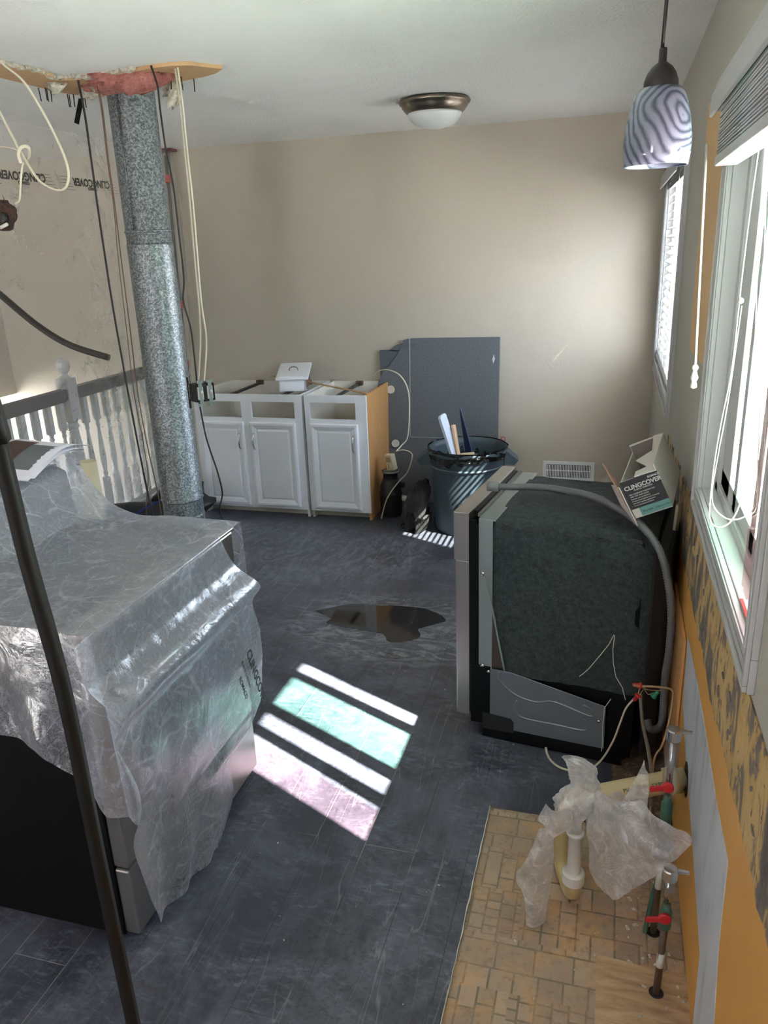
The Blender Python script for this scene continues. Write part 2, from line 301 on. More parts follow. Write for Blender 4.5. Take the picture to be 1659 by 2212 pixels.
# ------------------------------------------------------------------ mesh builder
class MB:
    def __init__(s): s.v = []; s.f = []; s.m = Matrix()
    def at(s, m): s.m = m; return s
    def add(s, vs, fs):
        o = len(s.v); s.v += [tuple(s.m @ Vector(p)) for p in vs]; s.f += [tuple(i + o for i in f) for f in fs]; return s
    def box(s, a, b):
        (x0, y0, z0), (x1, y1, z1) = a, b
        return s.add([(x0, y0, z0), (x1, y0, z0), (x1, y1, z0), (x0, y1, z0), (x0, y0, z1), (x1, y0, z1), (x1, y1, z1), (x0, y1, z1)],
                     [(0, 3, 2, 1), (4, 5, 6, 7), (0, 1, 5, 4), (1, 2, 6, 5), (2, 3, 7, 6), (3, 0, 4, 7)])
    def tube(s, pts, r, n=8, closed=False, caps=True, flat=1.0):
        P = [Vector(p) for p in pts]; N = len(P); rs = r if isinstance(r, (list, tuple)) else [r] * N
        T = []
        for i in range(N):
            a = P[(i - 1) % N] if (closed or i > 0) else P[i]; b = P[(i + 1) % N] if (closed or i < N - 1) else P[i]
            d = b - a; T.append(d.normalized() if d.length > 1e-9 else Vector((0, 0, 1)))
        ref = Vector((0, 0, 1)) if abs(T[0].z) < .9 else Vector((1, 0, 0)); u = T[0].cross(ref).normalized(); vs = []
        for i in range(N):
            u = (u - T[i] * u.dot(T[i])).normalized(); w_ = T[i].cross(u)
            for k in range(n):
                a = 2 * math.pi * k / n; vs.append(tuple(P[i] + u * math.cos(a) * rs[i] + w_ * math.sin(a) * rs[i] * flat))
        fs = [(i * n + k, i * n + (k + 1) % n, (i + 1) * n + (k + 1) % n, (i + 1) * n + k) for i in range(N - 1) for k in range(n)]
        if closed: fs += [((N - 1) * n + k, (N - 1) * n + (k + 1) % n, (k + 1) % n, k) for k in range(n)]
        elif caps: fs += [tuple(range(n))[::-1], tuple((N - 1) * n + k for k in range(n))]
        return s.add(vs, fs)
    def lathe(s, prof, n=24, c=(0, 0, 0), caps=True):
        vs = [(c[0] + r_ * math.cos(2 * math.pi * k / n), c[1] + r_ * math.sin(2 * math.pi * k / n), c[2] + z) for r_, z in prof for k in range(n)]
        N = len(prof); fs = [(i * n + k, i * n + (k + 1) % n, (i + 1) * n + (k + 1) % n, (i + 1) * n + k) for i in range(N - 1) for k in range(n)]
        if caps: fs += [tuple(range(n))[::-1], tuple((N - 1) * n + k for k in range(n))]
        return s.add(vs, fs)
    def prism(s, poly, axis, a, b):
        """polygon in the two other axes (cyclic order kept as xyz minus axis), extruded from a to b"""
        def P(p, d): return {0: (d, p[0], p[1]), 1: (p[0], d, p[1]), 2: (p[0], p[1], d)}[axis]
        n = len(poly); return s.add([P(p, a) for p in poly] + [P(p, b) for p in poly],
            [tuple(range(n))[::-1], tuple(range(n, 2 * n))] + [(i, (i + 1) % n, n + (i + 1) % n, n + i) for i in range(n)])
    def grid(s, fn, nu, nv):
        vs = [fn(i / nu, j / nv) for j in range(nv + 1) for i in range(nu + 1)]; w_ = nu + 1
        return s.add(vs, [(j * w_ + i, j * w_ + i + 1, (j + 1) * w_ + i + 1, (j + 1) * w_ + i) for j in range(nv) for i in range(nu)])
    def build(s, name, mat, parent=None, smooth=False, bevel=0, label=None, solid=0, loc=None):
        me = bpy.data.meshes.new(name)
        O = Vector(loc) if loc else Vector((0, 0, 0))
        me.from_pydata([tuple(Vector(p) - O) for p in s.v], [], s.f); me.materials.append(mat)
        if smooth: me.polygons.foreach_set('use_smooth', [True] * len(me.polygons))
        me.validate(); me.update()
        o = bpy.data.objects.new(name, me); COL.objects.link(o); o.location = O
        if parent: o.parent = parent
        if bevel:
            m = o.modifiers.new('bevel', 'BEVEL'); m.width = bevel; m.segments = 2; m.limit_method = 'ANGLE'
        if solid:
            m = o.modifiers.new('solid', 'SOLIDIFY'); m.thickness = solid; m.offset = 0
        if label: o['label'] = label
        return o

def empty(name, label, cat, loc=(0, 0, 0), rz=0, group=None, rot=None):
    o = bpy.data.objects.new(name, None); COL.objects.link(o); o.location = loc; o.rotation_euler = rot or (0, 0, rz); o.empty_display_size = .05
    o['label'] = label; o['category'] = cat
    if group: o['group'] = group
    return o
def tag(o, label, cat, group=None, kind=None):
    o['label'] = label; o['category'] = cat
    if group: o['group'] = group
    if kind: o['kind'] = kind
    return o
def struct(o, label=None):
    o['kind'] = 'structure'
    if label: o['label'] = label
    return o
def smooth_path(pts, n=8):
    P = [Vector(p) for p in pts]; out = []
    for i in range(len(P) - 1):
        p0 = P[max(i - 1, 0)]; p1 = P[i]; p2 = P[i + 1]; p3 = P[min(i + 2, len(P) - 1)]
        for k in range(n):
            t_ = k / n; out.append(.5 * ((2 * p1) + (p2 - p0) * t_ + (2 * p0 - 5 * p1 + 4 * p2 - p3) * t_ ** 2 + (3 * p1 - p0 - 3 * p2 + p3) * t_ ** 3))
    out.append(P[-1]); return out
def text_mesh(name, body, size, mat, parent, M_, align='LEFT', bold=0):
    cu = bpy.data.curves.new(name, 'FONT'); cu.body = body; cu.size = size; cu.align_x = align; cu.offset = bold; cu.extrude = .0003
    ob = bpy.data.objects.new(name + '_tmp', cu); COL.objects.link(ob)
    dg = bpy.context.evaluated_depsgraph_get(); me = bpy.data.meshes.new_from_object(ob.evaluated_get(dg))
    bpy.data.objects.remove(ob); bpy.data.curves.remove(cu)
    me.materials.clear(); me.materials.append(mat); me.transform(M_)
    o = bpy.data.objects.new(name, me); COL.objects.link(o)
    if parent: o.parent = parent
    return o

# ------------------------------------------------------------------ structure
WX, FY, CZ = .262, 5.29, 2.44          # right wall, far wall, ceiling
LX = -4.7                              # far side of the stairwell
W2 = (1.33, 2.25, 1.065, 2.06)         # near window opening y0,y1,z0,z1
W1 = (3.70, 5.06, 1.04, 2.06)          # far window opening
# floor: dark laminate everywhere except the old vinyl beside the right wall
m = MB(); m.box((-3.36, 2.095, -.2), (WX, FY, 0)); m.box((-3.36, -3, -.2), (-.305, 2.095, 0))
struct(m.build('floor', floor_m), 'dark scuffed laminate floor with dusty plank seams')
m = MB(); m.box((-.305, -3, -.2), (WX, 2.095, -.009)); m.box((.045, 1.605, -.02), (WX, 2.095, -.0085))
struct(m.build('floor', vinyl), 'worn patterned vinyl patch where cabinets were removed')
m = MB(); m.prism([(.045, .4), (WX, .4), (WX, 1.6), (.20, 1.592), (.045, 1.605)], 2, -.012, -.006)
struct(m.build('floor', plywood), 'bare plywood square cut out of the old vinyl')
# pale chipped edge of laminate
m = MB(); pts = [(-.3035 + random.uniform(-.0015, .0015), 2.09 - i * .03, .0005) for i in range(60)]; m.tube(pts, [random.uniform(.0006, .0022) for _ in pts], 5)
struct(m.build('trim_1', plain('chipped white edge', srgb(214, 210, 204), .7)), 'chipped white cut edge of laminate')
m = MB(); m.box((LX - .4, -3, CZ), (WX + .2, FY + .2, CZ + .12)); struct(m.build('ceiling', ceil_m))
m = MB(); m.box((LX - .1, FY, -1.3), (WX + .2, FY + .15, CZ + .02)); struct(m.build('wall_far', beige))
m = MB(); x0, x1 = WX, WX + .13
for (ya, yb, za, zb) in [(-3, W2[0], 0, CZ), (W2[0], W2[1], 0, W2[2]), (W2[0], W2[1], W2[3], CZ), (W2[1], W1[0], 0, CZ), (W1[0], W1[1], 0, W1[2]), (W1[0], W1[1], W1[3], CZ), (W1[1], FY, 0, CZ)]:
    m.box((x0, ya, za if za > 0 else -.25), (x1, yb, zb))
struct(m.build('wall_right', grey_wall))
# stairwell beyond the railing, with the glazed entry door side
m = MB(); m.box((LX - .1, -3, -1.3), (LX, 4.55, CZ)); m.box((LX - .1, 4.55, .72), (LX, FY, CZ)); m.box((LX - .1, 4.55, -1.3), (LX, FY, -.2))
struct(m.build('wall_left', beige))
m = MB(); m.box((LX - .1, -3, -1.3), (-3.36, FY, -1.2)); struct(m.build('floor', floor_m), 'lower landing of the stairwell')
m = MB(); m.box((-3.40, -3, -1.3), (-3.36, FY, -.0)); struct(m.build('wall_landing', beige))
m = MB(); m.box((-40, 1, -1.6), (LX - .3, 40, -1.5)); tag(m.build('lawn', lawn_m), 'bright green lawn seen behind the white railing', 'lawn', kind='stuff')
m = MB(); m.box((-6, -3.1, 0), (-1.7, -3, CZ)); m.box((-1.1, -3.1, 0), (WX, -3, CZ)); m.box((-1.7, -3.1, 2.1), (-1.1, -3, CZ)); m.box((-1.7, -3.1, 0), (-1.1, -3, .9)); struct(m.build('wall_back', beige))
# unseen roof eave outside the right wall, added to cut off high sun
m = MB(); m.box((WX + .13, -3, 2.53), (.90, 7, 2.60)); struct(m.build('added_eave', window_white), 'unseen roof eave added outside to clip the sun')

# unseen tree, added to keep sun out of most of the far window
m = MB(); rn = random.Random(2)
tr = empty('sun_block_tree', 'unseen leafy tree added outside the far window to block sun', 'tree', (3.0, 3.75, -1.5))
MB().tube([(0, 0, 0), (.03, .02, 3), (0, 0, 5.6)], [.16, .12, .07], 12).build('trunk', broken_wood, tr, smooth=True)
for k in range(3000):
    a = rn.uniform(0, 6.283); q = rn.uniform(0, 1) ** .5; zz = rn.uniform(-.95, .95); c = Vector((math.cos(a) * q * .95, math.sin(a) * q * .95, 6.15 + zz))
    m.at(Matrix.Translation(c) @ Matrix.Rotation(rn.uniform(0, 6), 4, (rn.uniform(-1, 1), rn.uniform(-1, 1), .4))); m.add([(-.09, 0, 0), (0, -.04, .01), (.10, 0, 0), (0, .04, .01)], [(0, 1, 2, 3)])
m.build('foliage', lawn_m, tr)

# window casings and frames
def casing(name, W, w_, proj, xin):
    y0, y1, z0, z1 = W; m = MB()
    for (a, b) in (((y0 - w_, z0 - w_), (y1 + w_, z0)), ((y0 - w_, z1), (y1 + w_, z1 + w_)), ((y0 - w_, z0), (y0, z1)), ((y1, z0), (y1 + w_, z1))):
        m.box((WX - proj, a[0], a[1]), (WX, b[0], b[1]))
    # raised outer bead and inner bead
    for k, (o_, e_) in enumerate(((w_ - .014, .008), (.004, .004), (w_ * .45, .003))):
        for (a, b) in (((y0 - o_ - .012, z0 - o_ - .012), (y1 + o_ + .012, z0 - o_)), ((y0 - o_ - .012, z1 + o_), (y1 + o_ + .012, z1 + o_ + .012)),
                       ((y0 - o_ - .012, z0 - o_), (y0 - o_, z1 + o_)), ((y1 + o_, z0 - o_), (y1 + o_ + .012, z1 + o_))):
            m.box((WX - proj - e_, a[0], a[1]), (WX - proj, b[0], b[1]))
    return struct(m.build(name, window_white, bevel=.002))
casing('trim_3', W2, .066, .012, .29); casing('trim_4', W1, .07, .014, .29)
def make_window(name, W, stiles, panes, bottom=.065):
    y0, y1, z0, z1 = W; xo, xi = WX + .13, WX
    r = bpy.data.objects.new(name, None); COL.objects.link(r); r['kind'] = 'structure'
    m = MB(); e = .004  # jamb lining
    m.box((xi, y0, z0 - .001), (xo, y1, z0 + e)); m.box((xi, y0, z1 - e), (xo, y1, z1)); m.box((xi, y0, z0), (xo, y0 + e, z1)); m.box((xi, y1 - e, z0), (xo, y1, z1))
    m.box((.296, y0, z0), (.36, y1, z0 + .03)); m.box((.296, y1 - .045, z0), (.36, y1, z1)); m.build('window_jamb', window_white, r, bevel=.002)
    m = MB(); m.box((.305, y0, z0 + .02), (.34, y1, z0 + bottom)); m.box((.305, y0, z1 - .06), (.34, y1, z1))
    for a, b in stiles: m.box((.305, a, z0 + .02), (.34, b, z1))
    m.build('window_frame', window_white, r, bevel=.003)
    for a, b, g in panes:
        q = MB(); q.box((.318, a - .005, z0 + bottom - .01), (.322, b + .005, z1 - .05)); q.build('pane', g, r)
    return r
make_window('window_2', W2, [(2.063, 2.205), (1.94, 1.985), (1.665, 1.72), (1.525, 1.577), (1.33, 1.345)],
            [(1.985, 2.063, clear_glass), (1.72, 1.94, green_glass), (1.577, 1.665, clear_glass), (1.345, 1.525, clear_glass)], .075)
make_window('window_1', W1, [(3.70, 3.72), (4.36, 4.42), (5.0, 5.06)], [(3.72, 4.36, clear_glass), (4.42, 5.0, clear_glass)])
# baseboard stub at far wall is gone in this room; exposed scraped band, orange paint and primer on the right wall
def jag(p0, p1, n, amp, rnd):
    out = []
    for i in range(n):
        t_ = i / n; out.append((p0[0] + (p1[0] - p0[0]) * t_ + rnd.uniform(-amp, amp) * .6, p0[1] + (p1[1] - p0[1]) * t_ + rnd.uniform(-amp, amp)))
    return out
rn = random.Random(3)
band = jag((.2, .985), (2.35, .985), 4, .0, rn) + jag((2.36, .985), (2.9, .93), 18, .012, rn) + jag((2.9, .93), (3.62, .90), 22, .014, rn) + jag((3.62, .90), (3.6, .80), 5, .01, rn) + \
       jag((3.6, .80), (2.6, .74), 24, .016, rn) + jag((2.6, .74), (1.7, .735), 26, .012, rn) + jag((1.7, .735), (.2, .80), 30, .012, rn)
m = MB(); m.prism(band, 0, WX - .0030, WX - .0005); o = struct(m.build('wall_scraped_band', adhesive), 'scraped tile adhesive band under the windows'); 
m = MB(); m.prism([(.2, 0), (2.9, 0), (2.9, .74), (2.6, .775), (1.7, .765), (.2, .84)], 0, WX - .0018, WX - .0004); struct(m.build('wall_orange_paint', orange), 'mustard orange painted lower part of the right wall')
m = MB(); m.prism([(2.207, 0.621), (1.879, 0.639), (1.668, 0.631), (1.455, 0.62), (1.286, 0.63), (1.271, 0.443), (1.225, 0.291), (1.1,0), (1.42, 0), (1.444, 0.23), (1.738, 0.307), (1.982, 0.354), (2.16, 0.421)][::-1], 0, WX - .0036, WX - .0019)
struct(m.build('wall_primer_patch', primer), 'pale grey primer patch on orange wall')
m = MB()
s_ = [(2.42, 2.07), (2.42, 1.40), (2.50, 1.43), (2.55, 1.41), (2.57, 1.55), (2.60, 1.8), (2.585, 2.07)]
pal = [(2.30, 2.08), (2.30, 1.30), (2.485, 1.373), (2.659, 1.369), (2.875, 1.363), (2.977, 1.369), (2.992, 1.475), (2.99, 1.579), (2.992, 1.635), (2.964, 1.776), (3.012, 1.908), (3.036, 2.063), (3.056, 2.149)]
m.prism(pal, 0, WX - .0018, WX - .0003); struct(m.build('wall_bare_strip', pale_orange), 'pale orange unpainted strip beside the near window')
m = MB()
for k in range(26):   # crusts of old adhesive sticking out
    y = rn.uniform(.9, 3.55); z = rn.uniform(.78, .95) - (.0 if y < 2.6 else -.0); l_ = rn.uniform(.004, .02); h_ = rn.uniform(.004, .02)
    pl = [(y + math.cos(a) * l_ * rn.uniform(.6, 1), z + math.sin(a) * h_ * rn.uniform(.6, 1)) for a in [i * math.pi / 4 for i in range(8)]]
    m.prism(pl, 0, WX - rn.uniform(.004, .008), WX - .002)
struct(m.build('wall_adhesive_crust', plain('grey mortar', srgb(122, 112, 104), .9, var=.3, scale=40, bump=.6)), 'grey crusts of tile mortar')

# ------------------------------------------------------------------ railing
RX = -3.35
def turned(prof, n, c): return MB().lathe(prof, n, c)
r = empty('stair_railing', 'white turned baluster railing with dark handrail behind the plastic', 'railing', (RX, 4, 0))
m = MB(); m.box((RX - .03, -.5, .90), (RX + .035, 5.28, .965)); m.box((RX - .02, -.5, .885), (RX + .02, 5.28, .90)); m.build('handrail', plain('dark handrail paint', srgb(48, 46, 48), .5), r).location = -r.location
m = MB(); m.box((RX - .02, -.5, .02), (RX + .02, 5.28, .06)); m.build('bottom_rail', rail_white, r).location = -r.location
bprof = [(.017, .30), (.012, .305), (.017, .33), (.012, .345), (.019, .40), (.021, .45), (.016, .56), (.011, .64), (.010, .66), (.017, .675), (.012, .69), (.017, .71)]
proto_me = None
yy = .1
while yy < 5.25:
    if not (4.14 < yy < 4.28):
        if proto_me is None:
            b = MB(); b.box((-.019, -.019, .06), (.019, .019, .30)); b.lathe(bprof, 12); b.box((-.019, -.019, .71), (.019, .019, .885))
            ob = b.build('baluster', rail_white, r, smooth=False); proto_me = ob.data
        else:
            ob = bpy.data.objects.new('baluster', proto_me); COL.objects.link(ob); ob.parent = r
        ob.location = (0, yy - 4, 0)
    yy += .118
m = MB(); cy = 4.21
m.box((RX - .045, cy - .045, 0), (RX + .045, cy + .045, .30)); m.lathe([(.04, .30), (.028, .32), (.042, .36), (.03, .38), (.045, .46), (.04, .6), (.03, .70), (.042, .72), (.03, .74), (.042, .76)], 18, (RX, cy, 0))
m.box((RX - .045, cy - .045, .76), (RX + .045, cy + .045, 1.03)); m.lathe([(.04, 1.03), (.022, 1.045), (.02, 1.06), (.034, 1.075), (.043, 1.10), (.040, 1.13), (.022, 1.152), (.004, 1.158)], 18, (RX, cy, 0))
m.build('newel_post', rail_white, r).location = -r.location

# ------------------------------------------------------------------ plastic dust wall
def dustwall(u, v):
    y = -.4 + u * 5.66; z = CZ - .003 - v * (CZ - .05 - .10 * (1 if y > 4 else .3))
    x = -3.10 - .11 * v + .018 * noise.noise((y * 1.3, z * .5, 3)) + .008 * noise.noise((y * 4, z * 1.5, 8)) * min(1, v * 6)
    if y > 4.9: x += (y - 4.9) * .25
    return (x, y, z)
m = MB(); m.grid(dustwall, 110, 50); o = m.build('plastic_dust_curtain', film_wall, smooth=True)
tag(o, 'hanging clear plastic sheet hung from the ceiling in front of the railing', 'plastic sheet')
CUR = o
ink = plain('black ink', srgb(50, 48, 46), .6)
def curtain_text(y, z, body, size, nm='printed_text'):
    # printed upside down, read from the other side
    M_ = Matrix(((0, 0, 1, -3.088), (-1, 0, 0, y), (0, -1, 0, z), (0, 0, 0, 1)))
    return text_mesh(nm, body, size, ink, CUR, M_, 'CENTER', .002)
m = MB()
for k in range(5):
    y = 3.22 + k * .6; zt = 2.205
    curtain_text(y, zt - .01, 'CLINGCOVER', .058); curtain_text(y, zt - .055, 'ROMACO', .02)
    for s0 in (.17, .33):
        m = MB()
        for q in range(5):
            m.box((-3.090, y + s0 + q * -.006, zt - .075 + q * .017), (-3.089, y + s0 + .10 - q * .012, zt - .073 + q * .017))
        m.build('fine_print', ink, CUR)

# support pole of the dust wall
P0 = Vector((-2.83, 4.79, .0)); P1 = Vector((-3.03, 5.22, 2.42))
r = empty('support_pole', 'black telescoping pole with red collars holding up the plastic sheet', 'pole', P0)
def pt(t_): return P0.lerp(P1, t_) - P0
MB().tube([pt(0), pt(.42)], .016, 12).build('lower_tube', black_plastic, r)
MB().tube([pt(.42), pt(.99)], .011, 12).build('upper_tube', black_plastic, r)
for t_ in (.42, .585, .93): MB().tube([pt(t_ - .012), pt(t_ + .008)], .021, 12).build('collar', red_cap, r)
MB().tube([pt(.285), pt(.345)], .0168, 12).build('sticker', paper, r, label='white paper sticker')
m = MB(); m.box((P1.x - P0.x - .06, P1.y - P0.y - .05, CZ - .02), (P1.x - P0.x + .07, P1.y - P0.y + .04, CZ - .004)); m.build('head_pad', plain('dark red pad', srgb(110, 60, 66), .7), r)
# loose film gathered over the pole
def gath(u, v):
    z = CZ - .01 - v * 1.5; c = P0.lerp(P1, z / 2.42)
    return (c.x + .01 + (u - .5) * (.10 + .10 * math.sin(v * 3.1)) + .01 * noise.noise((u * 4, v * 6, 1)), c.y - .03 + .03 * math.sin(u * 9 + v * 2), z)
tag(MB().grid(gath, 14, 50).build('plastic_film_strip', film_wall, smooth=True), 'loose strip of clear film gathered around the black pole', 'plastic film')

# ------------------------------------------------------------------ ceiling damage
zc = CZ
hole = [(-2.203, 2.71, 2.44), (-2.181, 2.83, 2.44), (-2.168, 2.917, 2.44), (-2.195, 3.036, 2.44), (-2.031, 3.063, 2.44), (-1.752, 3.004, 2.44), (-1.671, 3.002, 2.44), (-1.605, 3.026, 2.44), (-1.562, 3.091, 2.44), (-1.525, 3.136, 2.44), (-1.585, 3.197, 2.44), (-1.66, 3.235, 2.44), (-1.76, 3.263, 2.44), (-1.873, 3.308, 2.44), (-2.048, 3.37, 2.44), (-2.273, 3.39, 2.44), (-2.338, 3.283, 2.44), (-2.353, 3.151, 2.44), (-2.355, 3.013, 2.44), (-2.362, 2.892, 2.44), (-2.34, 2.724, 2.44), (-2.214, 2.588, 2.44)]
m = MB(); m.prism([(p[0], p[1]) for p in hole], 2, CZ - .014, CZ - .001)
r = m.build('ceiling_opening_board', ply_wood); tag(r, 'torn strip of bare tan board exposed in the ceiling by the round duct', 'board')
m = MB(); rn = random.Random(5)
E1 = [(-2.203, 2.71, 2.44), (-2.195, 2.772, 2.44), (-2.181, 2.83, 2.44), (-2.17, 2.88, 2.44), (-2.183, 2.937, 2.44), (-2.185, 3.022, 2.44), (-2.112, 3.041, 2.44), (-2.031, 3.063, 2.44), (-1.937, 3.036, 2.44), (-1.835, 3.006, 2.44)]
E1 = [(p[0] + rn.uniform(-.01, .01), p[1] - .008 + rn.uniform(-.01, .01), CZ - .004) for p in smooth_path(E1, 5)]
m.tube(E1, [rn.uniform(.006, .016) for _ in E1], 7); m.build('torn_drywall_edge', gypsum, r)
def lump(c, rx, ry, rz, seed, amp=.35, n=18):
    vs = []; q = MB(); f = lambda u, v: tuple(Vector(c) + Vector((math.cos(2 * math.pi * u) * math.sin(math.pi * v) * rx, math.sin(2 * math.pi * u) * math.sin(math.pi * v) * ry, math.cos(math.pi * v) * rz)) *
        1.0 + Vector((rx, ry, rz)) * amp * noise.noise((math.cos(2 * math.pi * u) * math.sin(math.pi * v) * 2 + seed, math.sin(2 * math.pi * u) * math.sin(math.pi * v) * 2, math.cos(math.pi * v) * 2)))
    return q.grid(f, n, n // 2 + 2)
for u, v, s1 in ((190,185,.05), (205,180,.05), (218,184,.04), (232,172,.03), (105,167,.03), (372,178,.035)):
    pass
for c, a in (((-2.202, 3.242, 2.44), .055), ((-2.14, 3.209, 2.44), .06), ((-2.248, 3.069, 2.44), .04), ((-1.992, 3.132, 2.44), .022), ((-1.869, 3.353, 2.44), .035)):
    lump((c[0], c[1], CZ - .02), a, a * .8, .03, a * 99, .6).build('gypsum_crumb', gypsum, r, smooth=True)
lump((-2.0, 3.14, CZ - .008), .19, .11, .045, 4, .5, 26).build('pink_insulation', pink_fluff, None, smooth=True)
INS = bpy.data.objects['pink_insulation']; tag(INS, 'pink fibreglass insulation bulging out above the galvanised duct', 'insulation')
lump((-1.88, 3.10, CZ - .02), .13, .07, .055, 9, .5, 22).build('insulation_tuft', pink_fluff, INS, smooth=True)
nail_me = None
NAILS = [(-2.364, 3.112, 2.44), (-2.335, 3.117, 2.44), (-2.342, 3.135, 2.44), (-2.334, 3.15, 2.44), (-2.348, 3.278, 2.44), (-2.348, 3.29, 2.44), (-2.326, 3.29, 2.44), (-2.32, 3.329, 2.44), (-2.298, 3.328, 2.44), (-1.764, 3.153, 2.44), (-1.737, 3.186, 2.44), (-1.713, 3.247, 2.44)]
for i, p in enumerate(NAILS):
    if nail_me is None:
        ob = MB().tube([(0, 0, 0), (0.002, 0, -.05)], .0022, 6).build('bent_nail', dark_strap); nail_me = ob.data
    else: ob = bpy.data.objects.new('bent_nail', nail_me); COL.objects.link(ob)
    ob.location = (p[0], p[1], CZ - .013); ob.rotation_euler = (rn.uniform(-.12, .12), rn.uniform(-.12, .12), 0)
    lab = 'thin rusty nail poking down from the torn tan ceiling board left of the duct' if i < 9 else 'thin rusty nail poking down from the tan ceiling board right of the duct'
    tag(ob, lab, 'nail', 'nails left of the duct' if i < 9 else 'nails right of the duct')
m = MB(); m.at(Matrix.Translation((-2.239, 3.245, 2.44)) @ Matrix.Rotation(R(24), 4, 'Y')); m.box((-.012, -.001, -.15), (.012, .001, -.01))
tag(m.build('metal_strap', black_metal), 'short black flat strap hanging beside the black cable at the ceiling', 'strap')

# ------------------------------------------------------------------ duct
DX, DY = -2.085, 3.36
r = empty('round_duct', 'tall spangled galvanised round duct from floor to ceiling', 'duct', (DX, DY, 0))
def duct(z0, z1, ra, rb): return MB().lathe([(ra, z0), (ra + .003, z0 + .004), (ra, z0 + .01), (rb, z1 - .01), (rb, z1)], 48)
duct(0, .58, .102, .102).build('duct_section', galv, r, smooth=True)
duct(.56, 1.80, .105, .105).build('duct_section', galv, r, smooth=True)
duct(1.79, 2.43, .102, .102).build('duct_section', galv, r, smooth=True)
MB().lathe([(.104, 1.845), (.107, 1.849), (.107, 1.853), (.104, 1.857)], 48).build('swaged_bead', galv, r, smooth=True)
MB().lathe([(.104, .47), (.106, .475), (.104, .48)], 48).build('swaged_bead', galv, r, smooth=True)
a = R(-95); m = MB(); m.tube([(math.cos(a) * .103, math.sin(a) * .103, 1.86), (math.cos(a) * .103, math.sin(a) * .103, 2.42)], .0025, 6); m.tube([(math.cos(a + .08) * .103, math.sin(a + .08) * .103, 1.86), (math.cos(a + .08) * .103, math.sin(a + .08) * .103, 2.42)], .0018, 6)
m.build('seam', galv, r, smooth=True)

# ------------------------------------------------------------------ hanging cables
def cable(name, pts, rad, mat, label, cat='cable', n=10, group=None, flat=1.0, sides=8):
    return tag(MB().tube(smooth_path(pts, n), rad, sides, flat=flat).build(name, mat, smooth=True), label, cat, group)
cable('hanging_cable', [(-2.132, 3.06, 2.432), (-2.123, 3.06, 2.28), (-2.126, 3.06, 1.962), (-2.124, 3.06, 1.584), (-2.113, 3.06, 1.261), (-2.096, 3.06, 0.918), (-2.082, 3.06, 0.694), (-2.069, 3.06, 0.531), (-2.064, 3.06, 0.364)], .0045, cable_black, 'straight black cable hanging from ceiling left of the duct')
cable('hanging_cable', [(-2.069, 3.1, 2.408), (-2.064, 3.1, 2.314), (-2.069, 3.1, 2.123), (-2.068, 3.1, 1.961), (-2.074, 3.1, 1.736), (-2.078, 3.1, 1.461), (-2.085, 3.1, 1.149), (-2.074, 3.1, 0.909), (-2.054, 3.1, 0.683), (-2.051, 3.1, 0.494), (-2.052, 3.1, 0.349)], .0028, cable_brown, 'thin brown twisted wire left of duct, nearer the duct at the floor')
cable('hanging_cable', [(-2.06, 3.08, 2.404), (-2.056, 3.08, 2.303), (-2.061, 3.08, 2.117), (-2.061, 3.08, 1.95), (-2.075, 3.08, 1.736), (-2.083, 3.08, 1.463), (-2.091, 3.08, 1.153), (-2.079, 3.08, 0.892), (-2.08, 3.08, 0.756), (-2.115, 3.08, 0.593), (-2.138, 3.08, 0.351)], .0022, cable_brown, 'thin brown twisted wire left of duct, farther from the duct at the floor')
cable('hanging_cable', [(-1.759, 3, 2.434), (-1.741, 3, 2.364), (-1.741, 3, 2.284), (-1.737, 3, 2.144), (-1.723, 3, 2.008), (-1.722, 3, 1.834), (-1.723, 3, 1.654), (-1.738, 3, 1.561), (-1.718, 3, 1.447), (-1.717, 3, 1.292), (-1.719, 3, 1.172), (-1.715, 3, 1.091), (-1.702, 3, 0.967), (-1.667, 3, 0.819), (-1.655, 3, 0.722), (-1.674, 3, 0.644), (-1.654, 3, 0.533), (-1.643, 3, 0.42)], .0038, cable_black, 'thin dark cord hanging right of duct, passing the switch box')
cable('electrical_cable', [(-1.685, 3.05, 2.43), (-1.681, 3.05, 2.311), (-1.683, 3.05, 2.145), (-1.685, 3.05, 1.94), (-1.692, 3.05, 1.725), (-1.695, 3.05, 1.538), (-1.708, 3.05, 1.383), (-1.738, 3.05, 1.22)], .0052, cable_white, 'left one of two ivory cables feeding the hanging switch box', flat=.6)
cable('electrical_cable', [(-1.662, 3.03, 2.424), (-1.658, 3.03, 2.274), (-1.66, 3.03, 2.109), (-1.66, 3.03, 1.92), (-1.667, 3.03, 1.706), (-1.671, 3.03, 1.539), (-1.667, 3.03, 1.395), (-1.699, 3.03, 1.223)], .0052, cable_white, 'right one of two ivory cables feeding the hanging switch box', flat=.6)
m = MB(); lump((*(-1.834, 3.286, 2.44)[:2], CZ - .05), .03, .03, .05, 2, .8, 14).build('gypsum_crumb', gypsum, bpy.data.objects['ceiling_opening_board'], smooth=True)

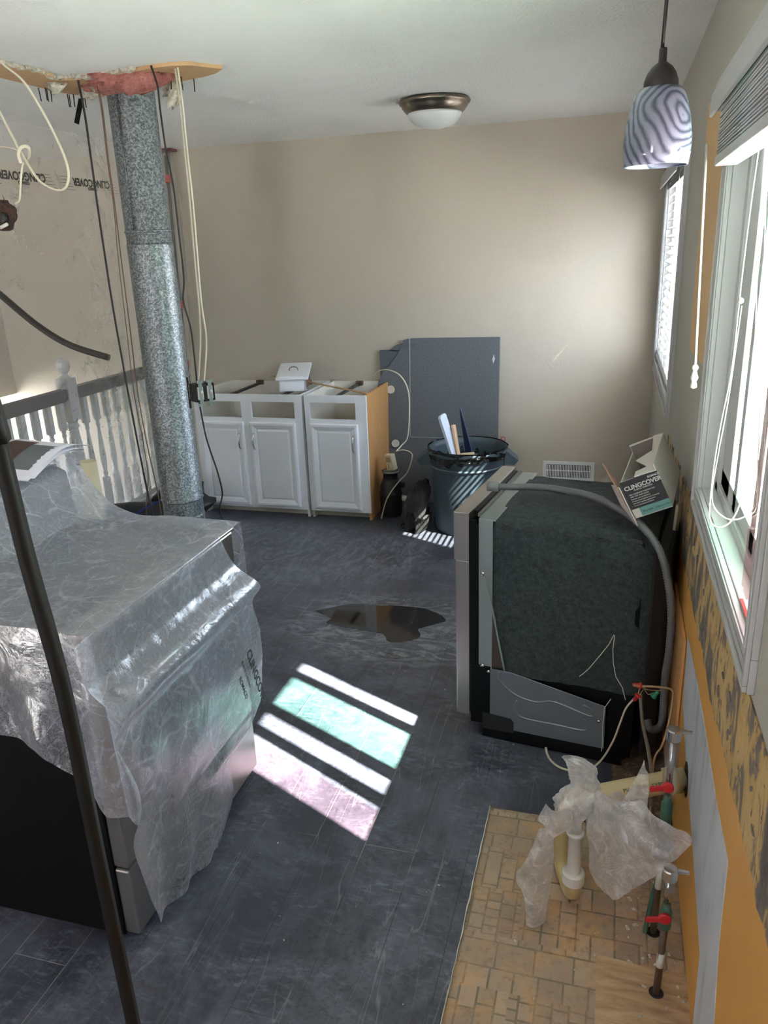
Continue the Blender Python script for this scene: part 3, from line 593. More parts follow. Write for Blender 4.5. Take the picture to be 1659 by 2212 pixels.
# switch box with two switches
r = empty('switch_box', 'black junction box with two bare toggle switches dangling on ivory cables', 'switch box', (-1.737, 3.05, 1.173), R(-38))
m = MB(); m.box((-.005, -.045, -.035), (.055, -.042, .035)); m.box((-.005, .042, -.035), (.055, .045, .035)); m.box((-.005, -.045, -.038), (.055, .045, -.035)); m.box((-.005, -.045, .035), (.055, .045, .038)); m.box((-.008, -.045, -.038), (-.005, .045, .038))
m.box((.05, -.04, -.034), (.052, .04, .034)); m.build('box', black_plastic, r, bevel=.001)
for s in (-1, 1):
    c = s * .022
    m = MB(); m.box((.052, c - .012, -.028), (.062, c + .012, .028)); y_ = m.build('switch', plain('switch body', srgb(205, 202, 196), .4), r, bevel=.001)
    m = MB(); m.box((.060, c - .008, -.050), (.0625, c + .008, .050)); m.box((.060, c - .014, .044), (.0625, c - .005, .056)); m.box((.060, c + .005, .044), (.0625, c + .014, .056)); m.box((.060, c - .014, -.056), (.0625, c - .005, -.044)); m.box((.060, c + .005, -.056), (.0625, c + .014, -.044)); m.build('mounting_strap', zinc, y_)
    m = MB(); m.at(Matrix.Translation((.062, c, 0)) @ Matrix.Rotation(R(-30), 4, 'Y')); m.box((0, -.0045, -.006), (.017, .0045, .006)); m.build('toggle', ink_white, y_, bevel=.001)
m = MB(); m.box((-.02, -.049, .035), (-.004, -.046, .065)); m.box((-.02, -.049, -.07), (-.004, -.046, -.03)); m.box((-.02, -.049, -.03), (-.012, -.046, .035)); m.build('bracket', dark_strap, r)

# knotted cable and the broken outlet block, upper left
K = 2.4
cable('electrical_cable', [(-2.036, 2.4, 2.46), (-1.952, 2.4, 2.357), (-1.877, 2.4, 2.294), (-1.824, 2.4, 2.205), (-1.785, 2.4, 2.118), (-1.762, 2.4, 2.047), (-1.763, 2.4, 1.997), (-1.787, 2.4, 1.966), (-1.829, 2.4, 1.968), (-1.878, 2.4, 1.997), (-1.91, 2.4, 2.045), (-1.943, 2.42, 2.088), (-1.963, 2.43, 2.102), (-1.975, 2.43, 2.134), (-2.012, 2.43, 2.217), (-2.058, 2.43, 2.335)], .0055, cable_white, 'ivory cable sweeping in a wide loop at upper left', flat=.6)
kn = [(-1.923, 2.38, 2.052), (-1.919, 2.37, 2.075), (-1.907, 2.37, 2.095), (-1.894, 2.38, 2.101), (-1.889, 2.39, 2.093), (-1.918, 2.42, 2.075), (-1.939, 2.43, 2.06), (-1.931, 2.4, 2.052), (-1.947, 2.4, 2.015), (-1.96, 2.4, 1.973), (-1.971, 2.4, 1.941), (-1.997, 2.41, 1.931)]
cable('electrical_cable', kn, .0055, cable_white, 'knotted ivory cable holding the broken brown outlet block', flat=.6)
cable('electrical_cable', [(-2.174, 2.46, 2.133), (-2.053, 2.45, 2.117), (-1.999, 2.44, 2.108), (-1.965, 2.43, 2.096)], .004, cable_white, 'short ivory cable entering the knot from left', flat=.6)
r = empty('broken_outlet_block', 'splintered dark brown wood block with electrical outlet hanging at left', 'outlet', (-2.055, 2.42, 1.901))
rn = random.Random(11)
poly = [(-.06, -.03), (-.062, .02), (-.045, .036), (-.02, .045), (-.012, .040), (.004, .046), (.008, .036), (.028, .024), (.036, .014), (.032, .004), (.034, -.006), (.028, -.02), (.015, -.03), (.006, -.05), (-.012, -.056), (-.03, -.05)]
MB().prism(poly, 1, -.02, .02).build('splintered_block', broken_wood, r, bevel=.002)
MB().at(Matrix.Rotation(R(90), 4, 'X')).lathe([(.001, .021), (.018, .021), (.018, .03), (.012, .032), (.001, .032)], 16, (.008, -.014, 0)).build('outlet_face', black_plastic, r, smooth=True)
m = MB(); m.tube([(-.012, -.024, -.045), (.02, -.024, -.034)], .006, 8); m.build('outlet_edge', pvc_white, r, smooth=True)
for k in range(4): 
    m = MB(); x = rn.uniform(-.03, .02); m.tube([(x, -.01, .035), (x + rn.uniform(-.02, .02), -.015, .06)], [.002, .0005], 5); m.build('splinter', broken_wood, r)

# dark metal rod close to the camera, and blunt cable end
# (both hang from the ceiling)
cable('hanging_rod', [(-.70, .60, 2.43), (-0.572, 0.6, 1.663), (-0.565, 0.6, 1.572), (-0.559, 0.6, 1.454), (-0.546, 0.6, 1.299), (-0.543, 0.6, 1.076), (-0.539, 0.6, 0.803), (-.535, .60, .6)], .0125, dark_strap, 'long dark rusty flat rod hanging diagonally in the left foreground', 'rod', 6, flat=.45, sides=4)
cable('hanging_cable', [(-1.25, .95, 2.43), (-1.22, .95, 2.1), (-0.901, 0.95, 1.747), (-0.841, 0.95, 1.698), (-0.788, 0.95, 1.655), (-0.739, 0.95, 1.627), (-0.678, 0.95, 1.609)], .0048, plain('dull olive cable', srgb(34, 30, 25), .7), 'thick dull brown cable end curving in from the left', 'cable', 8)

# ------------------------------------------------------------------ lamps
r = empty('ceiling_light', 'flush mount ceiling light with nickel rim and frosted bowl', 'ceiling light', (-.93, 4.28, CZ))
MB().lathe([(.15, 0), (.175, -.004), (.182, -.014), (.178, -.024), (.168, -.030), (.165, -.040), (.152, -.056), (.142, -.066), (.138, -.066)], 48).build('rim', nickel, r, smooth=True)
MB().lathe([(.138, -.060), (.136, -.076), (.125, -.094), (.105, -.112), (.075, -.126), (.04, -.134), (.002, -.137)], 48).build('glass_bowl', alabaster, r, smooth=True)
px, py = .058, 1.65
r = empty('pendant_lamp', 'hanging pendant lamp with grey swirled glass shade by the near window', 'pendant lamp', (px, py, CZ), rot=(0, R(0), 0))
MB().tube([(0, 0, 0), (0, 0, -.30), (-.002, 0, -.39)], .0032, 8).build('cord', cable_black, r, smooth=True)
MB().lathe([(.05, 0), (.055, -.006), (.05, -.02), (.01, -.025)], 24).build('canopy', black_plastic, r, smooth=True)
bz = -.383
MB().lathe([(.006, bz), (.007, bz - .003), (.007, bz - .022), (.010, bz - .024), (.018, bz - .030), (.025, bz - .040), (.0295, bz - .052), (.031, bz - .068), (.028, bz - .074)], 28).build('socket_cover', plain('dark bronze', srgb(34, 29, 27), .6), r, smooth=True)
sh = [(.028, 0), (.036, -.002), (.044, -.010), (.050, -.030), (.056, -.055), (.060, -.085), (.060, -.110), (.057, -.131), (.055, -.131), (.057, -.110), (.057, -.085), (.053, -.055), (.047, -.030), (.04, -.012), (.028, -.004)]
o = MB().lathe([(a, b + bz - .062) for a, b in sh], 48, caps=False).build('glass_shade', artglass, r, smooth=True)

# ------------------------------------------------------------------ window blinds and bits
r = empty('window_blind', 'white slatted blind hanging in the far window', 'blind', (WX, 4.4, 2.0))
O_ = -Vector(r.location)
m = MB(); bx0, bx1 = WX - .005, WX + .042
z = 2.0; y0, y1 = W1[0] + .01, W1[1] - .01; th = R(24)
while z > W1[2] + .05:
    cx = (bx0 + bx1) / 2; dx = .0235 * math.cos(th); dz = .0235 * math.sin(th)
    m.add([(cx - dx, y0, z - dz), (cx + dx, y0, z + dz), (cx + dx, y1, z + dz), (cx - dx, y1, z - dz), (cx - dx, y0, z - dz + .002), (cx, y0, z + .005), (cx + dx, y0, z + dz + .002), (cx + dx, y1, z + dz + .002), (cx, y1, z + .005), (cx - dx, y1, z - dz + .002)],
          [(0, 3, 2, 1), (4, 5, 8, 9), (5, 6, 7, 8), (0, 1, 6, 5, 4), (3, 9, 8, 7, 2), (0, 4, 9, 3), (1, 2, 7, 6)])
    z -= .043
m.build('slats', window_white, r).location = O_
m = MB(); 
for y in (3.9, 4.4, 4.9):
    m = MB()
    for x in (bx0, bx1 - .002): m.tube([(x, y, 2.03), (x, y, W1[2] + .03)], .001, 5)
    m.build('ladder_cord', pvc_white, r).location = O_
m = MB(); m.box((bx0 - .002, y0, W1[2] + .012), (bx1, y1, W1[2] + .03)); m.build('bottom_rail', window_white, r, bevel=.002).location = O_
m = MB(); m.box((bx0, y0, 2.02), (bx1, y1, 2.055)); m.build('headrail', window_white, r).location = O_
m = MB(); m.prism([(WX - .05, 2.0), (WX - .043, 2.0), (WX - .040, 2.06), (WX - .028, 2.08), (WX - .03, 2.085), (WX - .045, 2.07)], 1, 3.76, 5.12)
m.build('valance', window_white, r, bevel=.002).location = O_
m = MB(); m.tube([(bx0 - .012, 3.98, 2.03), (bx0 - .012, 3.98, 1.52)], .0012, 5); m.lathe([(.001, .0), (.006, -.005), (.008, -.025), (.005, -.04)], 10, (bx0 - .012, 3.98, 1.53)); m.tube([(bx0 - .012, 3.98, 1.5), (bx0 - .016, 3.985, 1.3)], .0012, 5)
m.build('pull_cord', pvc_white, r, smooth=True).location = O_

r = empty('window_blind', 'raised white blind bunched at the top of the near window', 'blind', (WX, 1.8, 2.0))
O_ = -Vector(r.location)
m = MB(); m.prism([(.196, 2.015), (.203, 2.010), (.210, 2.05), (.222, 2.085), (.240, 2.10), (.236, 2.11), (.212, 2.095), (.199, 2.06)], 1, .9, 2.26); m.build('valance', window_white, r, bevel=.002).location = O_
m = MB(); m.box((.212, 1.3, 2.02), (.258, 2.22, 2.06)); m.build('headrail', plain('grey headrail', srgb(120, 122, 116), .5), r).location = O_
m = MB()
for k in range(14):
    z = 1.915 + k * .0068; m.box((.206 + rn.uniform(-.001, .001), 1.3, z), (.252 + rn.uniform(-.001, .001), 2.10 + rn.uniform(-.004, .004), z + .0035))
m.build('slat_stack', window_white, r).location = O_
m = MB(); m.box((.204, 1.3, 1.89), (.254, 2.105, 1.912)); m.build('bottom_rail', window_white, r, bevel=.003).location = O_
m = MB(); m.box((.218, 2.02, 1.8892), (.240, 2.07, 1.8898)); m.build('warning_label', ink_white, r).location = O_
m = MB(); m.box((.218, 2.055, 1.8888), (.240, 2.07, 1.8891)); m.build('warning_stripe', red_cap, r).location = O_
m = MB(); xw = (0.185, 2.12, 1.851); xt = (0.204, 2.12, 1.427)
m.tube([(xw[0], 2.12, 1.94), (xt[0], 2.12, xt[2])], .0028, 8); m.build('wand', pvc_white, r, smooth=True).location = O_
m = MB(); m.lathe([(.003, .004), (.007, 0), (.0085, -.006), (.005, -.012), (.0065, -.02), (.010, -.03), (.006, -.04), (.008, -.047), (.008, -.055), (.002, -.058)], 14, (xt[0], 2.12, xt[2])); m.build('tassel', pvc_white, r, smooth=True).location = O_
c1 = smooth_path([(0.244, 1.72, 1.943), (0.239, 1.72, 1.809), (0.236, 1.72, 1.658), (0.236, 1.72, 1.605), (0.235, 1.72, 1.477), (0.225, 1.72, 1.362), (0.22, 1.72, 1.271), (0.218, 1.7, 1.184), (0.222, 1.68, 1.16), (0.236, 1.66, 1.158), (0.257, 1.66, 1.174), (0.274, 1.68, 1.214), (0.281, 1.7, 1.289), (0.282, 1.72, 1.402), (0.27, 1.72, 1.569), (0.258, 1.72, 1.742), (0.252, 1.72, 1.904)], 6)
c2 = smooth_path([(0.244, 1.74, 1.603), (0.238, 1.74, 1.426), (0.229, 1.74, 1.297), (0.223, 1.73, 1.217), (0.229, 1.7, 1.185), (0.256, 1.68, 1.17), (0.286, 1.68, 1.179), (0.303, 1.69, 1.203), (0.301, 1.7, 1.29), (0.291, 1.7, 1.434), (0.272, 1.7, 1.658), (0.251, 1.7, 1.902)], 6)
m = MB(); m.tube(c1, .0013, 6); m.tube(c2, .0013, 6); m.lathe([(.001, .006), (.005, .003), (.005, -.003), (.001, -.006)], 10, (0.239, 1.72, 1.614)); m.build('lift_cord', pvc_white, r, smooth=True).location = O_

m = MB(); m.box((.268, 1.36, 1.085), (.272, 1.53, 1.97)); tag(m.build('pink_acrylic_sheet', pink_sheet), 'tall translucent pink sheet standing inside the near window', 'plastic sheet')
r = empty('window_sign', 'small white sign with red edge lying on the near window sill', 'sign', (.285, 1.42, 1.071))
m = MB(); m.box((-.022, -.05, 0), (.018, .07, .003)); m.build('sign_board', paper, r)
m = MB(); m.box((-.024, -.05, 0), (-.018, .07, .0045)); m.build('red_border', red_plastic, r)

# ------------------------------------------------------------------ loose base cabinets
def raised_door(name, x0, x1, z0, z1, y, parent, handle_right):
    w_ = x1 - x0; h_ = z1 - z0; m = MB(); cx, cz = (x0 + x1) / 2, (z0 + z1) / 2
    rings = [(0, 0.0), (0, .012), (.006, .018), (.018, .019), (.040, .012), (.046, .008), (.052, .008), (.060, .0115)]
    vs = []; fs = []
    for ins, d in rings: vs += [(x0 + ins, y - d, z0 + ins), (x1 - ins, y - d, z0 + ins), (x1 - ins, y - d, z1 - ins), (x0 + ins, y - d, z1 - ins)]
    for k in range(len(rings) - 1): fs += [(k * 4 + i, k * 4 + (i + 1) % 4, (k + 1) * 4 + (i + 1) % 4, (k + 1) * 4 + i) for i in range(4)]
    n_ = (len(rings) - 1) * 4; fs += [(n_, n_ + 1, n_ + 2, n_ + 3), (3, 2, 1, 0)]
    m.add(vs, fs); d_ = m.build(name, white_paint, parent); d_.location = -Vector(parent.location)
    hx = x1 - .03 if handle_right else x0 + .03; hz = z1 - .13
    P = smooth_path([(hx, y - .018, hz + .055), (hx, y - .032, hz + .045), (hx, y - .042, hz + .018), (hx, y - .044, hz), (hx, y - .042, hz - .018), (hx, y - .032, hz - .045), (hx, y - .018, hz - .055)], 4)
    MB().tube(P, .0045, 8).build('handle', chrome, d_, smooth=True)
def cabinet(x0, x1, label, doors, opens, side_mat):
    yf, yb, H_ = 4.70, 5.275, .848; r = empty('base_cabinet', label, 'cabinet', (x0, yf, 0)); O_ = -Vector(r.location)
    P = lambda o: setattr(o, 'location', O_)
    m = MB(); m.box((x0, yf + .02, .0), (x0 + .016, yb, H_)); m.box((x0 + .016, yf + .02, .10), (x1 - .016, yb, .115)); m.box((x0, yb - .012, .1), (x1, yb, H_ - .06)); P(m.build('carcass', cab_inner, r))
    m = MB(); m.box((x1 - .016, yf + .02, .0), (x1, yb, H_)); P(m.build('side_panel', side_mat, r))
    m = MB(); m.box((x0, yb - .018, H_ - .09), (x1, yb - .002, H_)); P(m.build('back_rail', cab_inner, r))
    zo0, zo1 = .690, .800
    m = MB(); xs = [x0] + [v for o_ in opens for v in o_] + [x1]
    for k in range(0, len(xs), 2): m.box((xs[k], yf, .055), (xs[k + 1], yf + .02, H_))
    for a, b in opens: m.box((a, yf, zo1), (b, yf + .02, H_)); m.box((a, yf, .055), (b, yf + .02, .09)); m.box((a, yf, .650), (b, yf + .02, zo0))
    P(m.build('face_frame', white_paint, r, bevel=.001))
    m = MB(); m.box((x0 + .002, yf + .075, 0), (x1 - .002, yf + .09, .1)); P(m.build('toe_kick', plain('cream toe kick', srgb(206, 202, 188), .6), r))
    for (a, b, hr) in doors: raised_door('door', a, b, .075, .662, yf, r, hr)
    for t_ in (.32, .8) if x1 - x0 > .6 else (.5,):
        xa = x0 + (x1 - x0) * t_; m = MB(); m.box((xa - .012, yf + .02, H_ - .014), (xa + .012, yb - .02, H_ - .008)); m.box((xa - .012, yf + .02, H_ - .03), (xa - .008, yb - .02, H_ - .008)); P(m.build('brace', plain('dark grey brace', srgb(72, 70, 68), .5), r))
        m = MB(); m.box((xa - .025, yb - .05, H_ - .025), (xa + .025, yb - .018, H_ + .006)); P(m.build('corner_bracket', plain('brown bracket', srgb(88, 72, 58), .5), r, bevel=.003))
    return r
cabinet(-2.735, -1.945, 'white two door base cabinet without top, against far wall', [(-2.700, -2.372, True), (-2.327, -1.995, False)], [(-2.686, -2.384), (-2.310, -1.998)], white_paint)
cabinet(-1.925, -1.500, 'white single door base cabinet with bare wood side', [(-1.892, -1.560, True)], [(-1.890, -1.574)], bare_wood)
m = MB(); m.at(Matrix.Translation((-2.03, 4.97, .852)) @ Matrix.Rotation(R(28), 4, 'Z') @ Matrix.Rotation(R(-10), 4, 'Y'))
r = empty('drawer_box', 'small white drawer standing on end on top of the cabinets', 'drawer', (-2.06, 4.86, .850), R(16))
m = MB(); m.box((-.09, -.04, .0), (-.08, .26, .10)); m.box((.08, -.04, .0), (.09, .26, .10)); m.box((-.09, -.04, .0), (.09, -.03, .10)); m.box((-.09, .25, 0), (.09, .26, .10)); m.box((-.09, -.04, 0), (.09, .26, .006)); m.build('drawer_body', white_paint, r)
m = MB(); m.box((.0901, -.03, .01), (.093, .25, .095)); m.build('drawer_bottom', plain('brown hardboard', srgb(112, 88, 64), .8), r)
m = MB(); m.at(Matrix.Translation((0, .10, .112)) @ Matrix.Rotation(R(10), 4, 'X')); m.box((-.11, -.16, -.009), (.11, .17, .009)); m.build('drawer_front', white_paint, r, bevel=.005)
MB().at(Matrix.Translation((0, .09, .12))).tube(smooth_path([(-.03, 0, 0), (-.025, 0, .018), (.0, .004, .026), (.025, 0, .018), (.03, 0, 0)], 4), .0035, 8).build('pull_knob', nickel, r, smooth=True)
m = MB(); m.tube([(-2.378, 5.22, 0.888), (-2.134, 5.1, 0.883), (-1.5, 4.74, .858)], .006, 4); tag(m.build('wood_strip', plain('raw pine strip', srgb(200, 162, 122), .7)), 'thin raw wood strip laid diagonally across the cabinet tops', 'wood strip')

# ------------------------------------------------------------------ counter slabs leaning on the far wall
r = empty('countertop_slab', 'large grey speckled countertop panel leaning against the far wall', 'countertop', (-1.15, 5.16, 0), rot=(R(-5.0), 0, 0))
O2 = (-1.15, 5.16)
pl = [(-.43, .002), (.425, .002), (.425, 1.155), (-.18, 1.15), (-.235, 1.14), (-.25, 1.10), (-.29, 1.03), (-.34, .965), (-.375, .94), (-.395, .90), (-.42, .86), (-.43, .80)]
MB().prism(pl, 1, 0, .03).build('panel', laminate, r, bevel=.001)
m = MB(); m.box((-.195, -.003, .47), (-.188, 0, 1.15)); m.box((-.195, -.003, .465), (.16, 0, .472)); m.build('metal_seam', zinc, r)
for (x, z) in ((-.33, .80), (-.30, .42)):
    k = MB().at(Matrix.Translation((x, -.001, z)) @ Matrix.Rotation(R(90), 4, 'X')).lathe([(.001, 0), (.028, 0), (.028, .008), (.024, .010), (.023, .005), (.001, .005)], 24).build('plastic_grommet', pvc_white, r, smooth=False)
m = MB(); m.prism([(-.0, 0), (.012, .03), (.004, .06), (-.006, .03)], 1, -.0015, 0); q = m.build('chip', ink_white, r, label='pale chipped spot'); q.location = (.385, 0, .98)
m = MB(); m.box((-1.56, 5.255, 0), (-1.30, 5.28, 1.065)); m.prism([(-1.50, 1.06), (-1.30, 1.06), (-1.30, 1.12), (-1.44, 1.10)], 1, 5.255, 5.28); tag(m.build('countertop_offcut', plain('dark grey board', srgb(88, 94, 100), .6)), 'narrow grey board standing behind the large countertop panel', 'board')

# garbage disposal with outlet box and cord
r = empty('garbage_disposal', 'black sink garbage disposer standing on floor by the cabinet side', 'garbage disposer', (-1.40, 4.86, 0))
MB().lathe([(.066, 0), (.072, .01), (.074, .06), (.074, .14), (.078, .15), (.078, .165), (.072, .175), (.072, .21), (.060, .24), (.052, .26)], 32).build('motor_body', black_plastic, r, smooth=True)
MB().lathe([(.050, .26), (.048, .30), (.056, .305), (.056, .315), (.048, .318), (.048, .29), (.002, .29)], 32, caps=False).build('mounting_collar', rubber, r, smooth=True)
MB().lathe([(.0565, .303), (.0585, .306), (.0585, .312), (.0565, .316)], 32).build('clamp_ring', zinc, r, smooth=True)
MB().tube([(.05, 0, .22), (.095, -.01, .22)], .018, 12).build('dishwasher_inlet', rubber, r, smooth=True)
MB().tube([(.065, .02, .12), (.17, .03, .10)], .021, 14).build('drain_stub', pvc_white, r, smooth=True)
MB().tube([(.165, .03, .101), (.19, .032, .097)], .026, 14).build('pipe_nut', pvc_white, r, smooth=True)
r = empty('outlet_box', 'small cream outlet box balanced on top of the black disposer', 'outlet', (-1.385, 4.86, .320), R(-20), rot=(R(6), R(-8), R(-25)))
m = MB(); m.box((-.03, -.02, 0), (.03, .025, .11)); m.build('box', plain('cream plastic', srgb(214, 206, 180), .5), r, bevel=.004)
m = MB(); m.box((-.012, -.0215, .015), (-.002, -.02, .045)); m.box((-.02, -.023, .06), (.02, -.02, .095)); m.build('receptacle', plain('tan receptacle', srgb(170, 146, 112), .5), r)
cable('electrical_cable', [(-1.56, 5.1, 0.903), (-1.535, 5.1, 0.941), (-1.448, 5.06, 0.96), (-1.351, 5.02, 0.927), (-1.3, 5.02, 0.825), (-1.298, 5.02, 0.652), (-1.315, 5.02, 0.507), (-1.346, 4.98, 0.461), (-1.364, 4.9, 0.438)], .0052, cable_white, 'ivory cable arching over the leaning countertop panel', flat=.6)
cable('electrical_cable', [(-1.353, 4.86, 0.449), (-1.296, 4.84, 0.465), (-1.241, 4.82, 0.454), (-1.23, 4.8, 0.421), (-1.259, 4.78, 0.331), (-1.316, 4.77, 0.267), (-1.37, 4.76, 0.197), (-1.405, 4.74, 0.127), (-1.44, 4.74, .008)], .0052, cable_white, 'ivory cable dropping in front of the black disposer', flat=.6)

# ------------------------------------------------------------------ rubbish can
cx, cy = -.845, 4.71
r = empty('trash_can', 'large round grey trash can standing by the countertop panel', 'trash can', (cx, cy, 0))
MB().lathe([(.19, 0), (.205, .006), (.212, .03), (.225, .30), (.237, .50), (.247, .51), (.250, .52), (.250, .535), (.246, .54), (.238, .54), (.232, .50), (.205, .03), (.19, .02), (.002, .02)], 56, caps=False).build('can_body', can_grey, r, smooth=True)
MB().lathe([(.234, .42), (.240, .425), (.240, .432), (.236, .437)], 56).build('rim_band', can_grey, r, smooth=True)
for s in (-1, 1):
    m = MB(); a0 = 0 if s > 0 else math.pi
    M_ = Matrix.Rotation(R(8), 4, 'Z')
    m.at(M_); m.add([(s * .235, -.07, .525), (s * .235, .07, .525), (s * .315, .055, .46), (s * .315, -.055, .46), (s * .228, -.07, .44), (s * .228, .07, .44), (s * .29, .055, .43), (s * .29, -.055, .43)],
          [(0, 1, 2, 3), (0, 3, 7, 4), (1, 5, 6, 2), (3, 2, 6, 7)]); m.build('side_handle', can_grey, r, solid=.006)
o = MB().grid(lambda u, v: (math.cos(2 * math.pi * u) * (.252 + .006 * noise.noise((u * 20, v * 3, 0)) - .006 * v * (2 - v)) * 1.0, math.sin(2 * math.pi * u) * (.252 + .006 * noise.noise((u * 20, v * 3, 0)) - .006 * v), .546 - v * (.055 + .02 * noise.noise((math.cos(6.283 * u) * 3, math.sin(6.283 * u) * 3, 5)))), 80, 8).build('liner_bag', liner, r, smooth=True)
MB().grid(lambda u, v: (math.cos(2 * math.pi * u) * (.246 - .05 * v + .012 * noise.noise((math.cos(6.283 * u) * 4, math.sin(6.283 * u) * 4, v * 3))), math.sin(2 * math.pi * u) * (.246 - .05 * v + .012 * noise.noise((math.cos(6.283 * u) * 4, math.sin(6.283 * u) * 4, v * 3 + 9))), .547 - v * .30), 80, 12).build('liner_inside', liner, bpy.data.objects['liner_bag'], smooth=True)
lump((.05, .03, .27), .17, .17, .10, 3, .5, 26).build('liner_heap', liner, bpy.data.objects['liner_bag'], smooth=True)
m = MB(); m.at(Matrix.Translation((.205, .13, .56))); m.tube(smooth_path([(-.012, 0, -.015), (-.01, 0, .008), (.005, 0, .012), (.014, 0, -.002), (.01, 0, -.015)], 3), .006, 6, flat=.4); m.build('red_drawstring', red_plastic, r, smooth=True)
text_mesh('handwritten_mark', 'BACK', .07, plain('marker ink', srgb(30, 36, 42), .6), r, Matrix.Translation((-.06, -.2295, .19)) @ Matrix.Rotation(R(90), 4, 'X') @ Matrix.Rotation(R(0), 4, 'Z'), 'LEFT')
def stick(name, base, tip, w_, th_, mat, label, cat, rounded=0, rzz=0, taper=1.0):
    a, b = Vector(base), Vector(tip); L = (b - a).length; q = (b - a).to_track_quat('Z', 'Y').to_matrix().to_4x4()
    h = w_ / 2; k = h * taper; poly = [(-h, 0), (h, 0), (k, L - rounded), (k - rounded, L), (-k + rounded, L), (-k, L - rounded)] if rounded else [(-h, 0), (h, 0), (k, L), (-k, L)]
    m = MB().at(Matrix.Translation(a) @ q @ Matrix.Rotation(R(rzz), 4, 'Z')); m.prism(poly, 1, -th_ / 2, th_ / 2)
    return tag(m.build(name, mat, bevel=.001), label, cat)
stick('white_offcut', (-.86, 4.66, .30), (-0.989, 4.62, 0.754), .075, .018, offcut_white, 'white round ended board sticking up out of the trash can', 'board', .012, -35)
stick('wood_stick', (-.86, 4.64, .28), (-0.925, 4.66, 0.683), .022, .02, plain('pale pine', srgb(206, 172, 140), .6), 'pale wooden stick standing in the trash can', 'stick', 0, -20)
stick('navy_offcut', (-.80, 4.74, .28), (-0.903, 4.78, 0.764), .10, .008, navy, 'pointed navy blue board standing in the trash can', 'board', 0, 75, .10)
m = MB(); m.at(Matrix.Translation((-.82, 4.63, .46)) @ Matrix.Rotation(R(30), 4, 'Z') @ Matrix.Rotation(R(50), 4, 'X')); m.box((-.045, -.035, -.006), (.045, .06, .006)); tag(m.build('cardboard_scrap', plain('tan scrap', srgb(176, 160, 128), .8)), 'tan scrap piece lying inside the trash can', 'scrap')
o = lump((-1.15, 4.60, .13), .085, .09, .165, 6, .55, 34).build('black_cloth_bag', cloth_m, smooth=True); tag(o, 'crumpled black mesh bag slumped against the trash can', 'bag')
cable('bag_strap', [(-1.13, 4.62, .03), (-1.22, 4.60, .01), (-1.27, 4.62, .010), (-1.25, 4.68, .012), (-1.15, 4.66, .04)], .006, cable_black, 'black strap loop lying on floor beside the crumpled bag', 'strap')

# wall register
r = empty('wall_vent', 'white metal floor-level air vent on the far wall', 'vent', (-.248, FY, .236))
m = MB(); m.box((-.172, -.006, -.068), (.172, 0, -.045)); m.box((-.172, -.006, .045), (.172, 0, .068)); m.box((-.172, -.006, -.045), (-.147, 0, .045)); m.box((.147, -.006, -.045), (.172, 0, .045)); m.build('vent_frame', rail_white, r, bevel=.002)
m = MB(); m.box((-.147, -.001, -.045), (.147, 0, .045)); m.build('dark_back', black_plastic, r)
m = MB()
for k in range(27): x = -.140 + k * .0108; m.box((x - .0028, -.005, -.042), (x + .0028, -.001, .042))
m.box((-.147, -.0055, .0), (.147, -.001, .005)); m.build('louvers', rail_white, r)

# duffel bag behind the duct
r = empty('duffel_bag', 'black and blue duffel bag on floor behind the duct', 'bag', (-2.86, 4.15, 0))
m = MB(); m.at(Matrix.Rotation(R(-62), 4, 'Z') @ Matrix.Scale(1, 4)); 
def duf(u, v):
    a = 2 * math.pi * u; s_ = (v - .5) * 2; e = (1 - abs(s_) ** 4) ** .5 if abs(s_) < 1 else 0
    return (s_ * .34, math.cos(a) * .15 * (.35 + .65 * e), .12 + math.sin(a) * .115 * (.4 + .6 * e) + .01 * noise.noise((s_ * 4, a, 1)))
m = MB(); m.at(Matrix.Rotation(R(14), 4, 'Z')); m.grid(duf, 24, 20); m.build('bag_body', nylon, r, smooth=True)
m = MB(); m.at(Matrix.Rotation(R(14), 4, 'Z')); m.grid(lambda u, v: (.20 + v * .05, math.cos(2 * math.pi * u) * .153, .12 + math.sin(2 * math.pi * u) * .118), 24, 2); m.build('blue_band', blue_nylon, r, smooth=True)
m = MB(); m.tube(smooth_path([(.0, -.14, .16), (.05, -.16, .22), (.20, -.12, .30), (.32, -.05, .30), (.36, .02, .22)], 6), .012, 6, flat=.3); m.build('strap', blue_nylon, r, smooth=True)
lump((.20, .12, .22), .20, .12, .12, 12, .4, 20).build('bag_flap', black_plastic, r, smooth=True)

# cardboard tube behind the range
m = MB(); q = (-1.989, 2.55, 0.979); m.lathe([(.034, 0), (.034, q[2]), (.030, q[2]), (.030, .02), (.002, .02)], 24, (q[0], 2.55, 0), caps=False); tag(m.build('cardboard_tube', tape_tube, smooth=True), 'upright cream cardboard tube behind the covered range', 'tube')

# ------------------------------------------------------------------ range
SX, SY0, SY1, SH = -1.125, 1.335, 2.085, .915
r = empty('kitchen_range', 'black sided stainless kitchen range under clear plastic', 'range', (SX, SY0, 0)); O_ = -Vector(r.location)
P = lambda o: (setattr(o, 'location', O_), o)[1]
m = MB(); m.box((SX - .64, SY0, .02), (SX - .045, SY1, SH - .02)); P(m.build('body', black_metal, r, bevel=.004))
m = MB(); m.box((SX - .64, SY0 - .004, SH - .02), (SX - .045, SY1 + .004, SH)); P(m.build('cooktop', plain('black glass', srgb(20, 20, 24), .12, var=.1), r, bevel=.003))
m = MB(); m.box((SX - .085, SY0 - .003, SH - .004), (SX - .0, SY1 + .003, SH + .006)); P(m.build('front_trim', steel, r, bevel=.004))
m = MB(); m.box((SX - .045, SY0 + .003, .80), (SX - .004, SY1 - .003, SH - .006)); P(m.build('control_strip', steel, r, bevel=.006))
